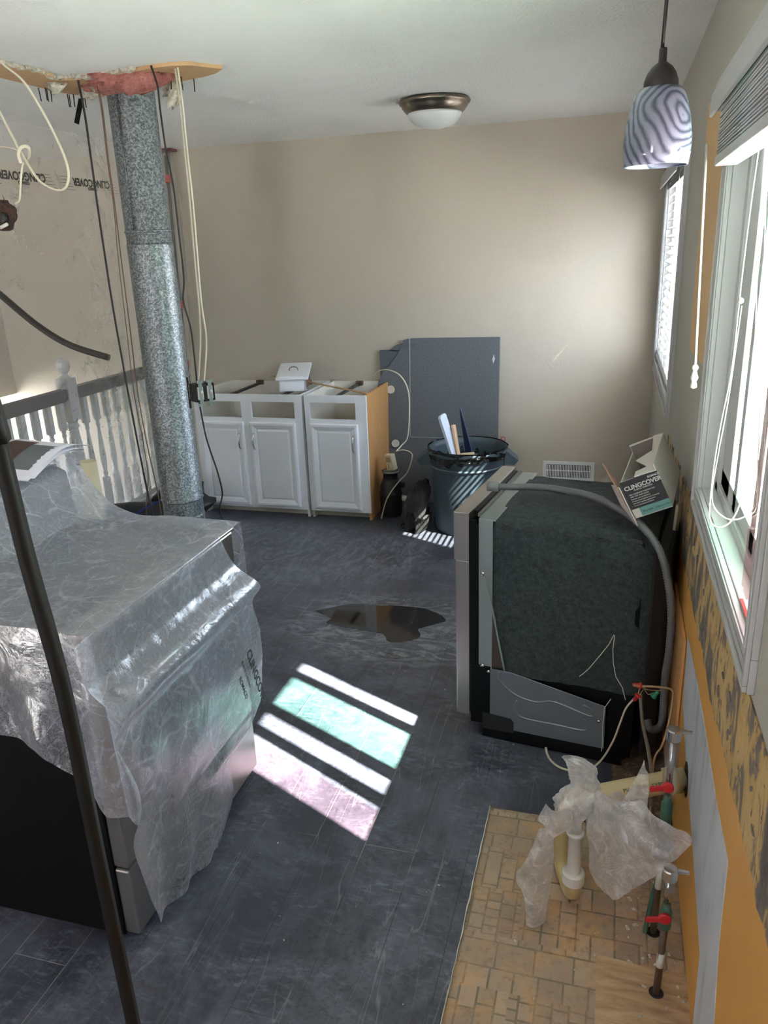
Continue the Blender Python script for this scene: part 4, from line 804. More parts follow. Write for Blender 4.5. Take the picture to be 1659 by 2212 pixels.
m = MB(); m.box((SX - .045, SY0 + .003, .25), (SX, SY1 - .003, .795)); d_ = P(m.build('oven_door', steel, r, bevel=.006))
m = MB(); m.box((SX - .001, SY0 + .13, .36), (SX + .0015, SY1 - .13, .66)); m.build('oven_window', plain('dark oven glass', srgb(84, 84, 90), .2), d_)
m = MB(); m.tube([(SX + .048, SY0 + .04, .745), (SX + .048, SY1 - .04, .745)], .013, 12); m.box((SX, SY0 + .05, .735), (SX + .04, SY0 + .07, .755)); m.box((SX, SY1 - .07, .735), (SX + .04, SY1 - .05, .755)); m.build('door_handle', steel, d_, smooth=True)
m = MB(); m.box((SX - .045, SY0 + .003, .03), (SX - .002, SY1 - .003, .242)); w_ = P(m.build('storage_drawer', steel, r, bevel=.006))
m = MB(); m.box((SX - .004, SY0 + .05, .205), (SX + .012, SY1 - .05, .222)); m.build('drawer_pull', steel, w_, bevel=.005)
m = MB(); m.prism([(SX - .66, SH - .02), (SX - .56, SH - .02), (SX - .585, SH + .17), (SX - .63, SH + .19), (SX - .66, SH + .19)], 1, SY0 + .004, SY1 - .004); g_ = P(m.build('backguard', plain('backguard grey', srgb(120, 120, 124), .4, .4), r, bevel=.008))
for k, (x, y, rr) in enumerate(((-.2, .2, .10), (-.2, .56, .08), (-.43, .2, .08), (-.43, .56, .10))):
    MB().lathe([(rr, 0), (rr, .0008), (rr - .004, .0008), (rr - .004, 0)], 40, (SX + x, SY0 + y, SH), caps=False).build('burner_ring', plain('burner print', srgb(90, 90, 95), .4), bpy.data.objects['cooktop'])
for (x, y) in ((-.08, .05), (-.6, .05), (-.08, .7), (-.6, .7)): P(MB().lathe([(.018, 0), (.018, .02)], 12, (SX + x, SY0 + y, 0)).build('foot', black_plastic, r))

# clear drop sheet over the range -- one continuous film
def wr(p, a=1.0):
    x, y, z = p
    return .007 * a * noise.noise((x * 9, y * 9, z * 9)) + .004 * a * noise.noise((x * 24 + 3, y * 24, z * 16))
def lerp(a, b, t_): return a + (b - a) * t_
def curve(pts, t_):
    n = len(pts) - 1; f = min(max(t_ * n, 0), n - 1e-6); i = int(f); k = f - i
    p0 = pts[max(i - 1, 0)]; p1 = pts[i]; p2 = pts[i + 1]; p3 = pts[min(i + 2, n)]
    return tuple(.5 * (2 * b + (c - a) * k + (2 * a - 5 * b + 4 * c - d) * k * k + (3 * b - a - 3 * c + d) * k ** 3) for a, b, c, d in zip(p0, p1, p2, p3))
m = MB(); TOPZ = SH + .012
# profile (x,z) from behind the backguard to the front edge, varying along y
def top(u, v):       # u: y from near to far, v: x back to front
    y = lerp(SY0 - .012, SY1 + .03, u)
    prof = [(SX - .70, .80), (SX - .675, 1.02), (SX - .665, SH + .205), (SX - .60, SH + .20), (SX - .53, SH + .10), (SX - .45, SH + .035), (SX - .33, TOPZ + .004), (SX - .18, TOPZ), (SX - .05, TOPZ + .002), (SX + .012, TOPZ + .002)]
    x, z = curve(prof, v)
    k = max(0, min(1, (x - (SX - .6)) / .6)); hump = .05 * math.exp(-((u - .55) / .35) ** 2) * (1 if x < SX - .4 else 0)
    z += .012 * math.sin(u * 6 + x * 9) * (k * (1 - k)) * 2 + wr((x, y, z)) * (.8 if k < .95 else .2)
    y += (.05 * (1 - k) * (u - .5) if u > .5 else 0)
    return (x, y, z + abs(.004 * math.sin(14 * u + 20 * x)) * (1 - k))
m.grid(top, 90, 80)
Lc = [(1.281, 0.93), (1.277, 0.837), (1.286, 0.734), (1.321, 0.608), (1.356, 0.446), (1.309, 0.358), (1.339, 0.191), (1.36, 0.066)]
Rc = [(1.956, 0.953), (2.033, 0.785), (2.099, 0.574), (2.161, 0.364), (2.028, 0.245), (1.856, 0.222), (1.837, 0.095), (1.706, 0.008)]
def front(u, v):
    a = curve(Lc, v); b = curve(Rc, v); b2 = (min(b[0], 2.25), b[1]); y = lerp(a[0], b2[0], u); z = lerp(a[1], b2[1], u)
    if v < .02: z = TOPZ + .001
    bulge = .065 * math.exp(-((z - .745) / .05) ** 2) + .03 * math.exp(-((z - .55) / .2) ** 2)
    x = SX + .013 + bulge * min(1, v * 12) + .03 * v + wr((SX, y, z), .45) * min(1, v * 8) + .010 * math.sin(u * 16 + 2 * v) * v
    if y > SY1 + .02: x -= (y - SY1 - .02) * .6
    return (x, y, z)
m.grid(front, 80, 90)
# flap hanging over the near side
side_z = [(SX - .70, .60), (SX - .5, .62), (SX - .38, .66), (SX - .25, .645), (SX - .12, .60), (SX - .03, .52), (SX + .045, .44)]
def side(u, v):
    prof_top = top(0, u); xb, zb = curve(side_z, u); x = lerp(prof_top[0], xb, v ** .8); z = lerp(prof_top[2], zb, v)
    y = SY0 - .012 - .035 * v - wr((x, SY0, z), 1.3) * v - .012 * math.sin(u * 26 + v * 3) * v
    if u > .93: y = lerp(y, SY0 - .006 - .01 * v, (u - .93) / .07)
    return (x, y, z)
m.grid(side, 90, 40)
def gore(u, v):      # fold joining side flap and front sheet at the corner
    z = lerp(TOPZ, .44, v); s0 = side(1, v); f0 = front(0, v * .62)
    t_ = math.sin(math.pi * u) * .02 * v
    return (lerp(s0[0], f0[0], u) + t_, lerp(s0[1], f0[1], u) - t_, lerp(s0[2], f0[2], u))
m.grid(gore, 12, 40)
def farside(u, v):
    p = top(1, u); return (p[0], p[1] + .03 * v + wr(p, 2) * v, lerp(p[2], .45 + .1 * math.sin(u * 5), v))
m.grid(farside, 60, 24)
SHEET = m.build('plastic_drop_sheet', film_drape, smooth=True); tag(SHEET, 'crumpled clear plastic drop sheet draped over the kitchen range', 'plastic sheet')
def sheet_text(u0, v0, body, size, ang, mirror=False, bold=0):
    p = Vector(front(u0, v0)); du = (Vector(front(u0 + .03, v0)) - p).normalized(); 
    ax = Vector((0, math.cos(R(ang)), math.sin(R(ang)))); nrm = Vector((1, 0, 0)); up = nrm.cross(ax)
    M_ = Matrix(((ax.x, up.x, nrm.x, p.x + .012), (ax.y, up.y, nrm.y, p.y), (ax.z, up.z, nrm.z, p.z), (0, 0, 0, 1)))
    return text_mesh('printed_text', body, size, ink, SHEET, M_, 'LEFT', bold)
sheet_text(.80, .33, 'CLINGCOVER', .042, -72, bold=.0012)
sheet_text(.745, .345, 'PLASTIC SHEETING', .014, -72); sheet_text(.70, .39, 'ROMACO', .022, -72, bold=.0004)
m = MB()
for (u0, v0) in ((.60, .48), (.40, .62), (.93, .12), (.95, .26)):
    p = Vector(front(u0, v0)); m = MB()
    for q in range(5):
        for k in range(9):
            y = p.y + q * .013 - k * .011 - .02; z = p.z - k * .015 - q * .002; 
            m.add([(p.x + .014, y, z), (p.x + .014, y - .007, z - .0095), (p.x + .014, y - .0055, z - .0105), (p.x + .014, y + .0015, z - .001)], [(0, 1, 2, 3)])
    m.build('fine_print', ink, SHEET)

# papers on top of the backguard
r = empty('paper_stack', 'folded printed brochures lying on top of the covered range', 'papers', (-1.775, 2.0, SH + .218), R(-8), rot=(R(2), R(4), R(4)))
def sheet_(x0, x1, y0, y1, z, bend): return MB().grid(lambda u, v: (lerp(x0, x1, u), lerp(y0, y1, v), z + bend * math.sin(math.pi * v) + .01 * (u - .5) ** 2), 6, 14)
for k, (dx, dy, b) in enumerate(((0, 0, .03), (.012, .015, .034), (.004, .03, .04))):
    sheet_(-.11 + dx, .11 + dx, -.17 + dy, .15 + dy, .004 * k, b).build('page', paper, r, smooth=True, solid=.0006)
MB().grid(lambda u, v: (lerp(-.075, .10, u), lerp(-.12, .03, v), .0095 + .04 * math.sin(math.pi * ((lerp(-.12, .03, v) + .14) / .32))), 4, 8).build('printed_photo', tile_grey, r)
MB().grid(lambda u, v: (lerp(-.09, .0, u), lerp(-.10, .06, v), .0105 + .04 * math.sin(math.pi * ((lerp(-.10, .06, v) + .14) / .32))), 4, 8).build('printed_photo', tile_brown, r)

# ------------------------------------------------------------------ dishwasher pulled out, wrapped in felt
r = empty('dishwasher', 'pulled-out dishwasher wrapped in black felt, near right wall', 'dishwasher', (-.388, 2.475, 0), R(-8))
DW, DD, DH = .585, .555, .855
def felt_box(u, v):  # wrap: near side bottom -> top -> far side
    path = [(0, .28), (0, .5), (0, .70), (0, .80), (.012, .845), (.05, DH), (.2, DH + .008), (.38, DH + .008), (.53, DH), (.57, .845), (DW, .80), (DW, .5), (DW, .20)]
    y, z = curve(path, v); x = lerp(.035, DD, u)
    if v < .5: z = z
    n_ = .010 * noise.noise((x * 6, y * 6, z * 6)) + .004 * noise.noise((x * 30, y * 30, z * 30))
    zmin = .28 - .2 * 0
    back = max(0, (u - .86) / .14)
    y2 = y + (n_ if y < .02 else 0) * -1 + back * back * .02 * (1 if y < .1 else (-1 if y > .5 else 0)); z2 = z + (n_ if .03 < y < .55 and z > .8 else 0) - back * back * .03 * (1 if z > .8 else 0)
    return (x, y2 - .004 * (y < .02), z2)
m = MB(); m.grid(felt_box, 50, 110)
m.build('felt_wrap', felt, r, smooth=True)
m = MB(); m.box((.02, .004, .03), (DD - .03, DW - .01, .83)); m.build('tub', black_metal, r)
# ragged felt seam slits along the top edge
m = MB(); rn = random.Random(8)
for k in range(7):
    m = MB(); x = .06 + k * .068; l_ = rn.uniform(.03, .05); m.add([(x, -.006, .835), (x + l_, -.007, .829), (x + l_ * .9, -.004, .842), (x + l_ * .3, -.002, .845)], [(0, 1, 2, 3)])
    m.build('felt_slit', rubber, r)
m = MB(); m.prism([(.552, -.002), (.60, .03), (.61, .56), (.552, .58)], 2, .05, .80); m.build('rear_cover', plain('black rear cover', srgb(24, 20, 20), .7), r, bevel=.01)
# near-side sheet metal
m = MB(); m.prism([(0.001, 0.294), (0.109, 0.293), (0.438, 0.228), (0.44, 0.06), (0.002, 0.054)], 1, -.016, -.012); g_ = m.build('side_plate', panel_steel, r, bevel=.001)
def rib(pts): return MB().tube(smooth_path([(p[0], -.0130, p[1]) for p in pts], 5), .0052, 10, closed=False)
rib([(0.061, 0.287), (0.069, 0.249), (0.122, 0.207), (0.198, 0.193), (0.264, 0.208), (0.386, 0.179), (0.392, 0.203), (0.363, 0.219)]).build('embossed_rib', panel_steel, g_, smooth=True)
rib([(0.131, 0.186), (0.122, 0.153), (0.15, 0.118), (0.267, 0.117), (0.368, 0.117), (0.382, 0.145), (0.366, 0.163)]).build('embossed_rib', panel_steel, g_, smooth=True)
for p in ((0.024, 0.282), (0.418, 0.166)):
    MB().at(Matrix.Translation((p[0], -.016, p[1])) @ Matrix.Rotation(R(90), 4, 'X')).lathe([(.007, 0), (.006, .003), (.002, .004)], 12).build('screw', chrome, g_, smooth=True)
m = MB(); m.prism([(0.002, 0.11), (0.109, 0.103), (0.119, 0.09), (0.12, 0.046), (0.002, 0.042)], 1, -.0185, -.0162); m.build('black_cover', rubber, g_)
m = MB(); m.prism([(0, .004), (.50, .004), (.50, .06), (0, .05)], 1, -.012, .0); m.box((0, 0, .01), (.5, DW, .03)); m.build('base_rail', black_metal, r)
for (x, y) in ((.04, .04), (.5, .04), (.04, .54), (.5, .54)): MB().lathe([(.012, 0), (.012, .012)], 10, (x, y, 0)).build('foot', black_plastic, r)
m = MB(); m.prism([(0.001, 0.714), (0.011, 0.707), (0.078, 0.304), (0.003, 0.296)], 1, -.010, -.006); m.build('brown_gap_panel', plain('brown inner board', srgb(62, 50, 46), .7), r)
m = MB(); q = [(0.011, 0.655), (0.082, 0.295)]; m.tube([(q[0][0], -.012, q[0][1]), (q[1][0], -.012, q[1][1])], .0035, 6); m.build('diagonal_stay', zinc, r)
# flange, gasket channel and stainless door
m = MB(); m.box((-.016, -.012, .24), (.035, -.008, DH + .004)); m.box((-.016, -.012, DH), (.045, DW, DH + .006)); m.build('tub_flange', zinc, r, bevel=.002)
m = MB(); m.box((-.045, -.014, .10), (-.016, DW + .01, DH - .012)); m.box((-.050, -.016, .10), (-.024, -.006, DH)); m.build('door_channel', black_metal, r, bevel=.002)
m = MB(); m.box((-.028, .02, DH), (-.016, DW - .01, DH + .012)); m.build('gasket_rail', plain('grey gasket', srgb(96, 94, 90), .5), r)
m = MB(); m.box((-.098, -.016, .085), (-.048, DW + .012, .70)); m.box((-.104, -.016, .702), (-.048, DW + .012, DH + .022)); m.build('door_panel', steel, r, bevel=.002)
m = MB(); m.box((-.048, .03, DH + .012), (-.03, DW - .03, DH + .018)); m.build('door_lip', black_metal, r)
MB().at(Matrix.Translation((.0, -.013, .66)) @ Matrix.Rotation(R(90), 4, 'X')).lathe([(.009, 0), (.007, .004), (.002, .005)], 12).build('screw', chrome, r, smooth=True)
MB().at(Matrix.Translation((.0, -.013, .30)) @ Matrix.Rotation(R(90), 4, 'X')).lathe([(.009, 0), (.007, .004), (.002, .005)], 12).build('screw', chrome, r, smooth=True)
m = MB(); m.box((-.044, -.018, .06), (.03, -.008, .30)); m.build('hinge_bracket', black_metal, r, bevel=.003)
# tied strings on felt
def dstring(pts): return MB().tube([(p[0], -.022, p[1]) for p in pts], .0014, 5)
dstring([(0.45, 0.509), (0.437, 0.472), (0.409, 0.423), (0.377, 0.369), (0.358, 0.345), (0.346, 0.332)]).build('white_string', cable_white, r)
dstring([(0.453, 0.507), (0.45, 0.457), (0.454, 0.406), (0.465, 0.355), (0.488, 0.319), (0.501, 0.273)]).build('white_string', cable_white, r)
dstring([(0.454, 0.267), (0.435, 0.228), (0.432, 0.157), (0.435, 0.082), (0.433, 0.053)]).build('white_string', cable_white, r)

hp = [(-0.394, 2.66, 0.917), (-0.319, 2.66, 0.917), (-0.228, 2.64, 0.927), (-0.131, 2.6, 0.931), (-0.037, 2.54, 0.933), (0.037, 2.48, 0.921), (0.109, 2.42, 0.891), (0.165, 2.36, 0.841), (0.197, 2.34, 0.759), (0.22, 2.34, 0.635), (0.226, 2.36, 0.496), (0.223, 2.38, 0.365), (0.226, 2.38, 0.243), (0.218, 2.36, 0.201), (0.188, 2.34, 0.201), (0.177, 2.36, 0.222)]
hp = [Vector(p) for p in hp]
for i in range(5):
    hp[i].z = max(hp[i].z, .895)
hs = smooth_path(hp, 26); L_ = len(hs)
r = empty('drain_hose', 'grey corrugated drain hose lying over the dishwasher top', 'hose', hp[0]); 
MB().tube([p - hp[0] for p in hs], [(.0132 if k % 2 else .0100) for k in range(L_)], 12).build('corrugated_tube', plain('grey hose', srgb(98, 100, 100), .5), r, smooth=True)
MB().tube([hp[0] - hp[0] + Vector((-.012, 0, 0)), Vector((.028, 0, 0))], .0185, 16).build('hose_end', plain('grey hose cuff', srgb(122, 122, 118), .5), r, smooth=True)

# roll box of plastic film, tilted on top of the dishwasher
BX = Matrix.Translation((.150, 2.40, .935)) @ Matrix.Rotation(R(-9), 4, 'Z') @ Matrix.Rotation(R(-26), 4, 'Y') @ Matrix.Rotation(R(4), 4, 'X') @ Matrix.Scale(1.1, 4)
r = empty('film_box', 'torn white box of plastic sheeting tilted against the wall', 'box', (0, 0, 0)); r.matrix_world = BX
bw, bd, bh = .108, .30, .115
m = MB(); m.box((-bw / 2, 0, 0), (bw / 2, .003, bh)); m.box((-bw / 2, 0, 0), (-bw / 2 + .003, bd, bh * .96)); m.box((bw / 2 - .003, 0, 0), (bw / 2, bd, bh + .02)); m.box((-bw / 2, 0, 0), (bw / 2, bd, .003)); m.box((-bw / 2, bd - .003, 0), (bw / 2, bd, bh + .02)); m.build('carton', card, r)
m = MB(); m.box((-bw / 2 + .003, .004, .003), (bw / 2 - .003, .0045, bh - .003)); m.box((-bw / 2 + .003, bd - .0045, .003), (bw / 2 - .003, bd - .003, bh + .015)); m.box((bw / 2 - .0045, .004, .003), (bw / 2 - .003, bd - .004, bh)); m.build('inner_wall', card_in, r)
m = MB(); m.add([(bw / 2, -.001, bh), (bw / 2 + .002, bd, bh + .018), (bw / 2 - .03, bd, bh + .02), (bw / 2 - .022, .16, bh + .014), (bw / 2 - .05, .15, bh + .010), (bw / 2 - .07, .13, bh + .01), (bw / 2 - .03, .05, bh + .004), (bw / 2 - .06, .03, bh + .006), (bw / 2 - .062, .0, bh + .003)], [tuple(range(9))]); m.build('torn_top_flap', card, r, solid=.003)
m = MB(); m.add([(-bw / 2, -.004, -.01), (-bw / 2 - .012, .0, bh * .95), (-bw / 2 - .045, .10, bh + .045), (-bw / 2 - .06, .16, bh + .01), (-bw / 2 - .03, .17, -.0)], [(0, 1, 2, 3, 4)]); m.build('torn_side_flap', card_brown, r, solid=.004)
m = MB(); m.add([(-bw / 2 - .001, -.006, -.02), (-bw / 2 - .004, -.003, bh * .90), (-bw / 2 - .034, .05, bh * .9), (-bw / 2 - .034, .05, .01)], [(0, 1, 2, 3)]); m.build('side_flap', card, r, solid=.003)
MB().at(Matrix.Translation((-.0, .01, .045)) @ Matrix.Rotation(R(-90), 4, 'X')).lathe([(.020, 0), (.027, .002), (.027, .27), (.020, .272)], 20).build('film_roll', plain('rolled film', srgb(160, 150, 146), .4), r, smooth=True)
m = MB(); m.box((-bw / 2 + .001, -.0006, .028), (bw / 2, 0, bh)); m.build('dark_label', ink_dark, r)
m = MB(); m.box((-bw / 2 + .022, -.0007, .003), (bw / 2, 0, .028)); m.build('teal_label', ink_teal, r)
TM = Matrix.Rotation(R(90), 4, 'X')
def bt(body, x, z, size, mat, bold=0, align='LEFT'): text_mesh('printed_text', body, size, mat, r, Matrix.Translation((x, -.0012, z)) @ TM, align, bold)
bt('CLINGCOVER', -bw / 2 + .006, .086, .0170, ink_white, .0004); bt('PLASTIC SHEETING', -bw / 2 + .030, .079, .0062, ink_white); bt('ROMACO', bw / 2 - .03, .1025, .0078, ink_white, .0002)
for k, s_ in enumerate(('SELF ADHERING MASKING FILM', 'VERY DRY AND CLEAR', 'Reduces your preparation', 'Protects from splatter and overspray', 'Ideal wall masking applications', 'Covers furniture and floors')):
    bt(s_, -bw / 2 + .012, .069 - k * .0068, .0052, ink_white)
bt('9ft x 400ft  2,74mx121,92m', -bw / 2 + .028, .012, .0072, ink_dark)

# loose cream trim board between dishwasher and wall
stick('trim_board', (.222, 2.80, .0), (.240, 2.62, .90), .03, .010, plain('cream trim paint', srgb(196, 186, 156), .6), 'narrow cream painted board standing between dishwasher and orange wall', 'board', 0, 60)
m = MB(); m.box((WX - .012, 2.22, .02), (WX - .004, 2.66, .60)); tag(m.build('plywood_strip', bare_wood), 'brown plywood strip fixed low on the orange wall beside the dishwasher', 'board')
cable('supply_tube', [(0.145, 2.3, 0.352), (0.156, 2.26, 0.276), (0.169, 2.12, 0.272), (0.174, 1.98, 0.278), (0.171, 1.9, 0.245)], .0055, plain('grey tube', srgb(120, 112, 100), .5), 'grey flexible tube running down beside the dishwasher corner', 'tube')
cable('wall_cable', [(0.12, 2.22, 0.43), (0.142, 2.24, 0.418), (0.191, 2.26, 0.409), (0.235, 2.28, 0.393), (0.239, 2.26, 0.372), (0.226, 2.18, 0.339), (0.207, 2.12, 0.294), (0.184, 2.08, 0.254), (.19, 2.1, .012)], .0052, plain('old tan cable', srgb(170, 140, 108), .6), 'old tan electrical cable curling out from the orange wall', flat=.6)
cable('power_cord', [(-0.158, 2.46, 0.019), (-0.146, 2.4, 0.004), (-0.113, 2.34, 0.01), (-0.064, 2.28, 0.04), (-0.003, 2.26, 0.067), (0.039, 2.26, 0.116), (0.071, 2.26, 0.193), (0.089, 2.26, 0.266), (0.103, 2.26, 0.319), (0.126, 2.26, 0.36)], .0045, cable_white, 'white cord looping on floor in front of the dishwasher base', 'cord', flat=.7)
def nut(p, mat, label, d):
    a = Vector(p); q = Vector(d).to_track_quat('Z', 'Y').to_matrix().to_4x4()
    tag(MB().at(Matrix.Translation(a) @ q).lathe([(.004, -.014), (.0055, -.012), (.0075, .006), (.0105, .008), (.0105, .012), (.006, .014)], 12).build('wire_nut', mat, smooth=True), label, 'wire connector')
nut((0.13, 2.24, 0.419), red_plastic, 'red wire nut, higher one, at dishwasher back corner', (1, 0, -.1))
nut((0.131, 2.24, 0.375), red_plastic, 'red wire nut where white cord meets the loose wires', (.5, 0, .9))
nut((0.186, 2.24, 0.394), green_cap, 'green wire nut on bare wire beside the orange wall', (-.6, 0, -.8))
m = MB(); m.tube(smooth_path([(0.138, 2.24, 0.379), (0.15, 2.24, 0.406), (0.165, 2.24, 0.391), (0.18, 2.24, 0.4)], 4), .0012, 5); m.tube(smooth_path([(0.136, 2.24, 0.387), (0.141, 2.24, 0.414), (0.164, 2.25, 0.401), (0.207, 2.27, 0.392)], 4), .0018, 5)
tag(m.build('bare_wires', plain('bare wire', srgb(176, 150, 118), .5)), 'bare wires twisted between the red and green wire nuts', 'wire')

# ------------------------------------------------------------------ sink plumbing
r = empty('drain_trap', 'cream plastic drain trap with white tailpiece wrapped in a bag', 'drain pipe', (-.025, 1.75, 0)); O_ = -Vector(r.location)
P = lambda o: (setattr(o, 'location', O_), o)[1]
TX = -.025
P(MB().lathe([(.0185, .105), (.0185, .235), (.0235, .237), (.0235, .246), (.016, .247), (.015, .11)], 24, (TX, 1.75, 0), caps=False).build('tailpiece', pvc_white, r, smooth=True))
P(MB().lathe([(.026, .075), (.030, .078), (.030, .108), (.027, .112), (.019, .112)], 24, (TX, 1.75, 0)).build('slip_nut', pvc_white, r, smooth=False))
P(MB().tube(smooth_path([(TX, 1.75, .10), (TX, 1.752, .05), (TX - .005, 1.775, .022), (TX - .018, 1.815, .018), (TX - .032, 1.85, .03), (TX - .037, 1.865, .07), (TX - .035, 1.87, .17)], 8), .024, 18).build('trap_bend', pvc_tan, r, smooth=True))
P(MB().tube(smooth_path([(TX - .035, 1.87, .15), (TX - .033, 1.872, .22), (TX - .005, 1.88, .25), (TX + .05, 1.89, .255)], 8), .0285, 18).build('trap_elbow', pvc_tan, r, smooth=True))
P(MB().tube([(TX + .02, 1.885, .25), (.258, 1.935, .325)], .030, 20).build('wall_pipe', plain('aged cream pipe', srgb(196, 178, 138), .4, var=.15), r, smooth=True))
P(MB().tube([(.205, 1.924, .312), (.24, 1.932, .321)], .037, 20).build('pipe_coupling', plain('aged cream coupling', srgb(186, 166, 128), .4, var=.2), r, smooth=True))
MB().at(Matrix.Translation((WX - .0045, 1.93, .325)) @ Matrix.Rotation(R(90), 4, 'Y')).lathe([(.001, 0), (.048, 0), (.048, .001)], 24).build('wall_hole', rubber)
struct(bpy.data.objects['wall_hole'], 'dark hole in wall around the drain pipe')
text_mesh('pipe_print', 'PVC DWV TYPE 1', .016, ink, r, Matrix.Translation(Vector((.095, 1.87, .296)) - Vector(r.location)) @ Matrix.Rotation(R(10), 4, 'Z') @ Matrix.Rotation(R(-15), 4, 'Y') @ Matrix.Rotation(R(60), 4, 'X'))

def valve(x, y, zv, ztop, label, handle_z):
    r = empty('shutoff_pipe', label, 'water pipe', (x, y, 0))
    MB().tube([(0, 0, -.008), (0.002, 0, zv * .55), (.004, 0, zv)], .0085, 14).build('riser', copper_old, r, smooth=True)
    MB().tube([(.0015, 0, zv * .40), (.0028, 0, zv * .62)], .0089, 12).build('peeling_paint', plain('flaking pale paint', srgb(196, 200, 190), .7, var=.3, scale=60), r, smooth=True)
    MB().lathe([(.011, zv), (.014, zv + .005), (.014, zv + .05), (.011, zv + .055), (.009, zv + .075)], 16, (.004, 0, 0)).build('valve_body', verdigris, r, smooth=True)
    MB().lathe([(.0155, zv + .075), (.0165, zv + .078), (.0165, ztop - .03)], 18, (.004, 0, 0), caps=False).build('clear_sleeve', clear_plastic, r, smooth=True)
    MB().tube([(.004, 0, zv + .07), (.004, 0, ztop - .03)], .0075, 10).build('inner_stem', chrome, r, smooth=True)
    m = MB(); m.lathe([(.016, ztop - .03), (.0175, ztop - .028), (.0175, ztop - .003), (.015, ztop)], 20, (.004, 0, 0)); m.prism([(.012, -.006), (.045, -.003), (.045, .003), (.012, .006)], 2, ztop - .008, ztop - .002); m.build('chrome_cap', chrome, r, smooth=False)
    m = MB(); m.at(Matrix.Translation((.0, -.016, handle_z)) @ Matrix.Rotation(R(90), 4, 'X') @ Matrix.Rotation(R(14), 4, 'Z')); m.lathe([(.013, -.002), (.0145, 0), (.0145, .006), (.012, .008)], 18); m.prism([(0, -.0065), (-.042, -.008), (-.044, 0), (-.040, .006), (0, .0065)], 2, .001, .007); m.build('red_handle', red_plastic, r, bevel=.001)
    return r
valve(.187, 1.709, .36, .625, 'weathered water pipe with red lever by the drain wall pipe', .47)
valve(.187, 1.527, .20, .375, 'weathered water pipe with red lever in the plywood patch', .245)
m = MB(); 
for (x, y) in ((.187, 1.709), (.187, 1.527)): m.lathe([(.001, -.0055), (.017, -.0055), (.018, -.0062)], 18, (x, y, 0))
struct(m.build('floor_holes', rubber), 'dark drilled holes around the water pipes')
cable('capillary_tube', [(.20, 1.72, .36), (.198, 1.715, .25), (.178, 1.72, .1), (.165, 1.70, -.004)], .006, verdigris, 'thin green tube rising behind the far water pipe', 'tube')

# torn thin plastic bag around the tailpiece
m = MB(); rn = random.Random(21)
def bagcol(u, v):
    a = 2 * math.pi * u; pth = [(-0.029, 1.75, 0.237), (-0.035, 1.75, 0.274), (-0.032, 1.75, 0.32), (-0.017, 1.75, 0.367), (-0.01, 1.76, 0.397), (-0.016, 1.76, 0.432), (-0.033, 1.76, 0.458), (-0.056, 1.75, 0.475)]
    c = curve(pth, v); rr = curve([(.020, 0), (.024, 0), (.050, 0), (.046, 0), (.036, 0), (.036, 0), (.030, 0), (.010, 0)], v)[0]
    rr *= 1 + .45 * noise.noise((math.cos(a) * 2, math.sin(a) * 2, v * 7)) + .18 * noise.noise((math.cos(a) * 6, math.sin(a) * 6, v * 18))
    return (c[0] + math.cos(a) * rr, c[1] + math.sin(a) * rr * .7, c[2])
m.grid(bagcol, 60, 60)
def flap(A, B, y0, y1, seed, n=(50, 50)):
    def f(u, v):
        a = curve(A, v); b = curve(B, v); y = lerp(y0, y1, u)
        p = [lerp(a[i], b[i], u) for i in range(3)]
        d = .020 * noise.noise((p[0] * 12 + seed, p[2] * 12, 0)) + .008 * noise.noise((p[0] * 35, p[2] * 35, seed))
        return (p[0] + d * .3, p[1] + d - .02 * math.sin(math.pi * u), p[2] + d * .3)
    m.grid(f, *n)
flap([(0.025, 1.75, 0.396), (0.004, 1.74, 0.313), (0.006, 1.73, 0.216), (0.022, 1.72, 0.137), (0.05, 1.72, 0.094)], [(0.121, 1.66, 0.435), (0.192, 1.6, 0.438), (0.238, 1.58, 0.422), (0.199, 1.58, 0.335), (0.099, 1.62, 0.175)], 0, 0, 3)
flap([(-0.038, 1.72, 0.35), (-0.033, 1.71, 0.315), (-0.046, 1.71, 0.276), (-0.07, 1.71, 0.263)], [(-0.107, 1.69, 0.354), (-0.123, 1.69, 0.307), (-0.101, 1.69, 0.289), (-0.112, 1.69, 0.257)], 0, 0, 7, (24, 24))
flap([(-0.086, 1.7, 0.313), (-0.075, 1.69, 0.219), (-0.08, 1.69, 0.126), (-0.09, 1.68, 0.015), (-0.097, 1.67, -0.066)], [(-0.115, 1.67, 0.303), (-0.142, 1.66, 0.217), (-0.173, 1.65, 0.15), (-0.14, 1.65, 0.072), (-0.145, 1.65, -0.041)], 0, 0, 11, (24, 50))
flap([(0.071, 1.72, 0.364), (0.091, 1.7, 0.305), (0.089, 1.69, 0.24), (0.081, 1.69, 0.178)], [(0.129, 1.7, 0.535), (0.14, 1.68, 0.484), (0.139, 1.66, 0.405), (0.135, 1.66, 0.306)], 0, 0, 15, (24, 40))
flap([(-0.017, 1.77, 0.344), (-0.006, 1.77, 0.301), (0.003, 1.77, 0.242)], [(0.082, 1.8, 0.368), (0.12, 1.79, 0.324), (0.134, 1.78, 0.275)], 0, 0, 19, (30, 24))
tag(m.build('thin_plastic_bag', film_bag, smooth=True), 'torn translucent white plastic bag tied over the drain pipe end', 'plastic bag')

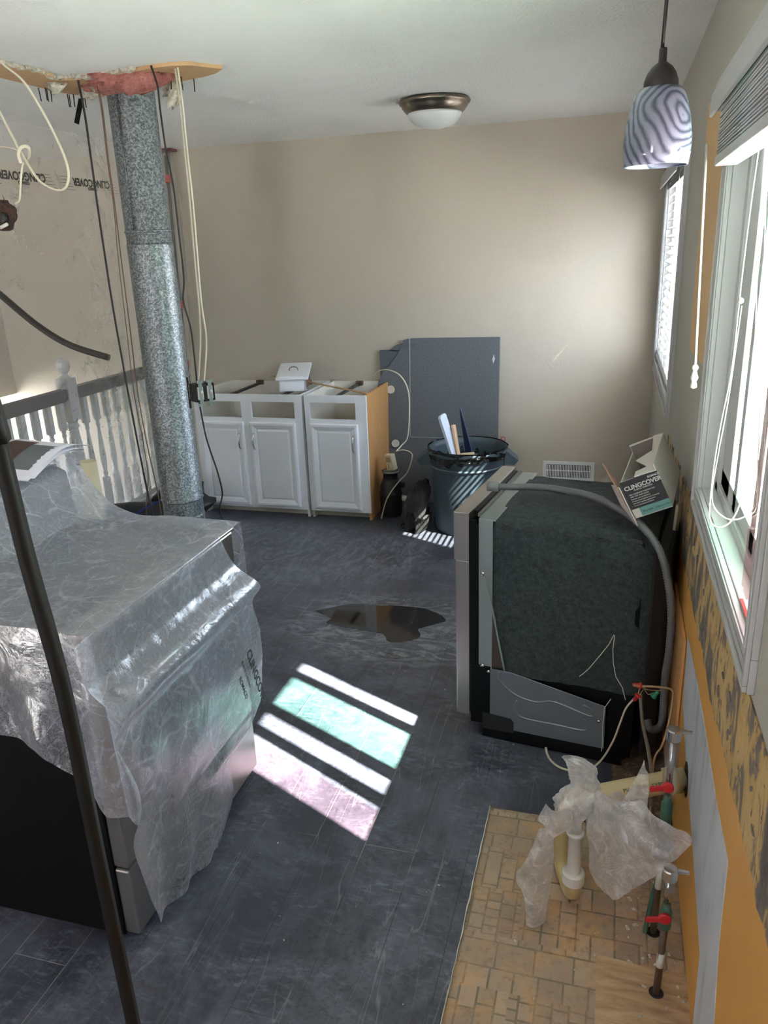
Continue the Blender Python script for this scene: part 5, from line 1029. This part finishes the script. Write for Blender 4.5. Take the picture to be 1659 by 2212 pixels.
# ------------------------------------------------------------------ puddle, debris
pud = [(-1.388, 3.333), (-1.309, 3.393), (-1.227, 3.449), (-1.08, 3.462), (-0.937, 3.479), (-0.85, 3.47), (-0.77, 3.433), (-0.716, 3.366), (-0.766, 3.305), (-0.823, 3.254), (-0.798, 3.178), (-0.846, 3.121), (-0.93, 3.099), (-0.975, 3.164), (-1.069, 3.183), (-1.179, 3.195), (-1.285, 3.223), (-1.279, 3.276)]
pud = [(p[0] + .006 * noise.noise((p[0] * 30, p[1] * 30, 1)), p[1] + .01 * noise.noise((p[0] * 30, p[1] * 30, 2))) for p in smooth_path([(q[0], q[1], 0) for q in pud + pud[:1]], 5)[:-1]]
m = MB(); m.prism([(p[0], p[1]) for p in pud][::-1], 2, .0002, .0012); tag(m.build('water_puddle', puddle_m), 'dark wet puddle on the laminate between range and dishwasher', 'puddle')
m = MB(); rn = random.Random(4)
for k in range(160):
    if k < 60: x, y = rn.uniform(.12, .255), rn.uniform(1.45, 2.35)
    elif k < 90: x, y = rn.uniform(-.3, .2), rn.uniform(1.0, 2.1)
    else: x, y = rn.uniform(-1.0, .2), rn.uniform(1.2, 4.6)
    s_ = rn.uniform(.0015, .006) * (1.6 if k < 60 else .7); z = .0002 if (y > 2.095 or x < -.305) else -.0085
    a = rn.uniform(0, 6.28); m.at(Matrix.Translation((x, y, z)) @ Matrix.Rotation(a, 4, 'Z')); m.add([(-s_, -s_ * .6, 0), (s_, -s_ * .5, 0), (s_ * .8, s_ * .6, 0), (-s_ * .7, s_ * .5, 0), (0, 0, s_ * .9)], [(0, 1, 4), (1, 2, 4), (2, 3, 4), (3, 0, 4), (3, 2, 1, 0)])
tag(m.build('floor_debris', gypsum), 'scattered pale crumbs and chips on the floor', 'debris', kind='stuff')
m = MB(); m.grid(lambda u, v: (lerp(.075, WX, u), lerp(2.1, 2.7, v), .0008 + .006 * max(0, noise.noise((u * 5, v * 8, 2)))), 20, 30); tag(m.build('floor_dirt', dirt_m), 'brown dirt on the floor between dishwasher and wall', 'dirt', kind='stuff')
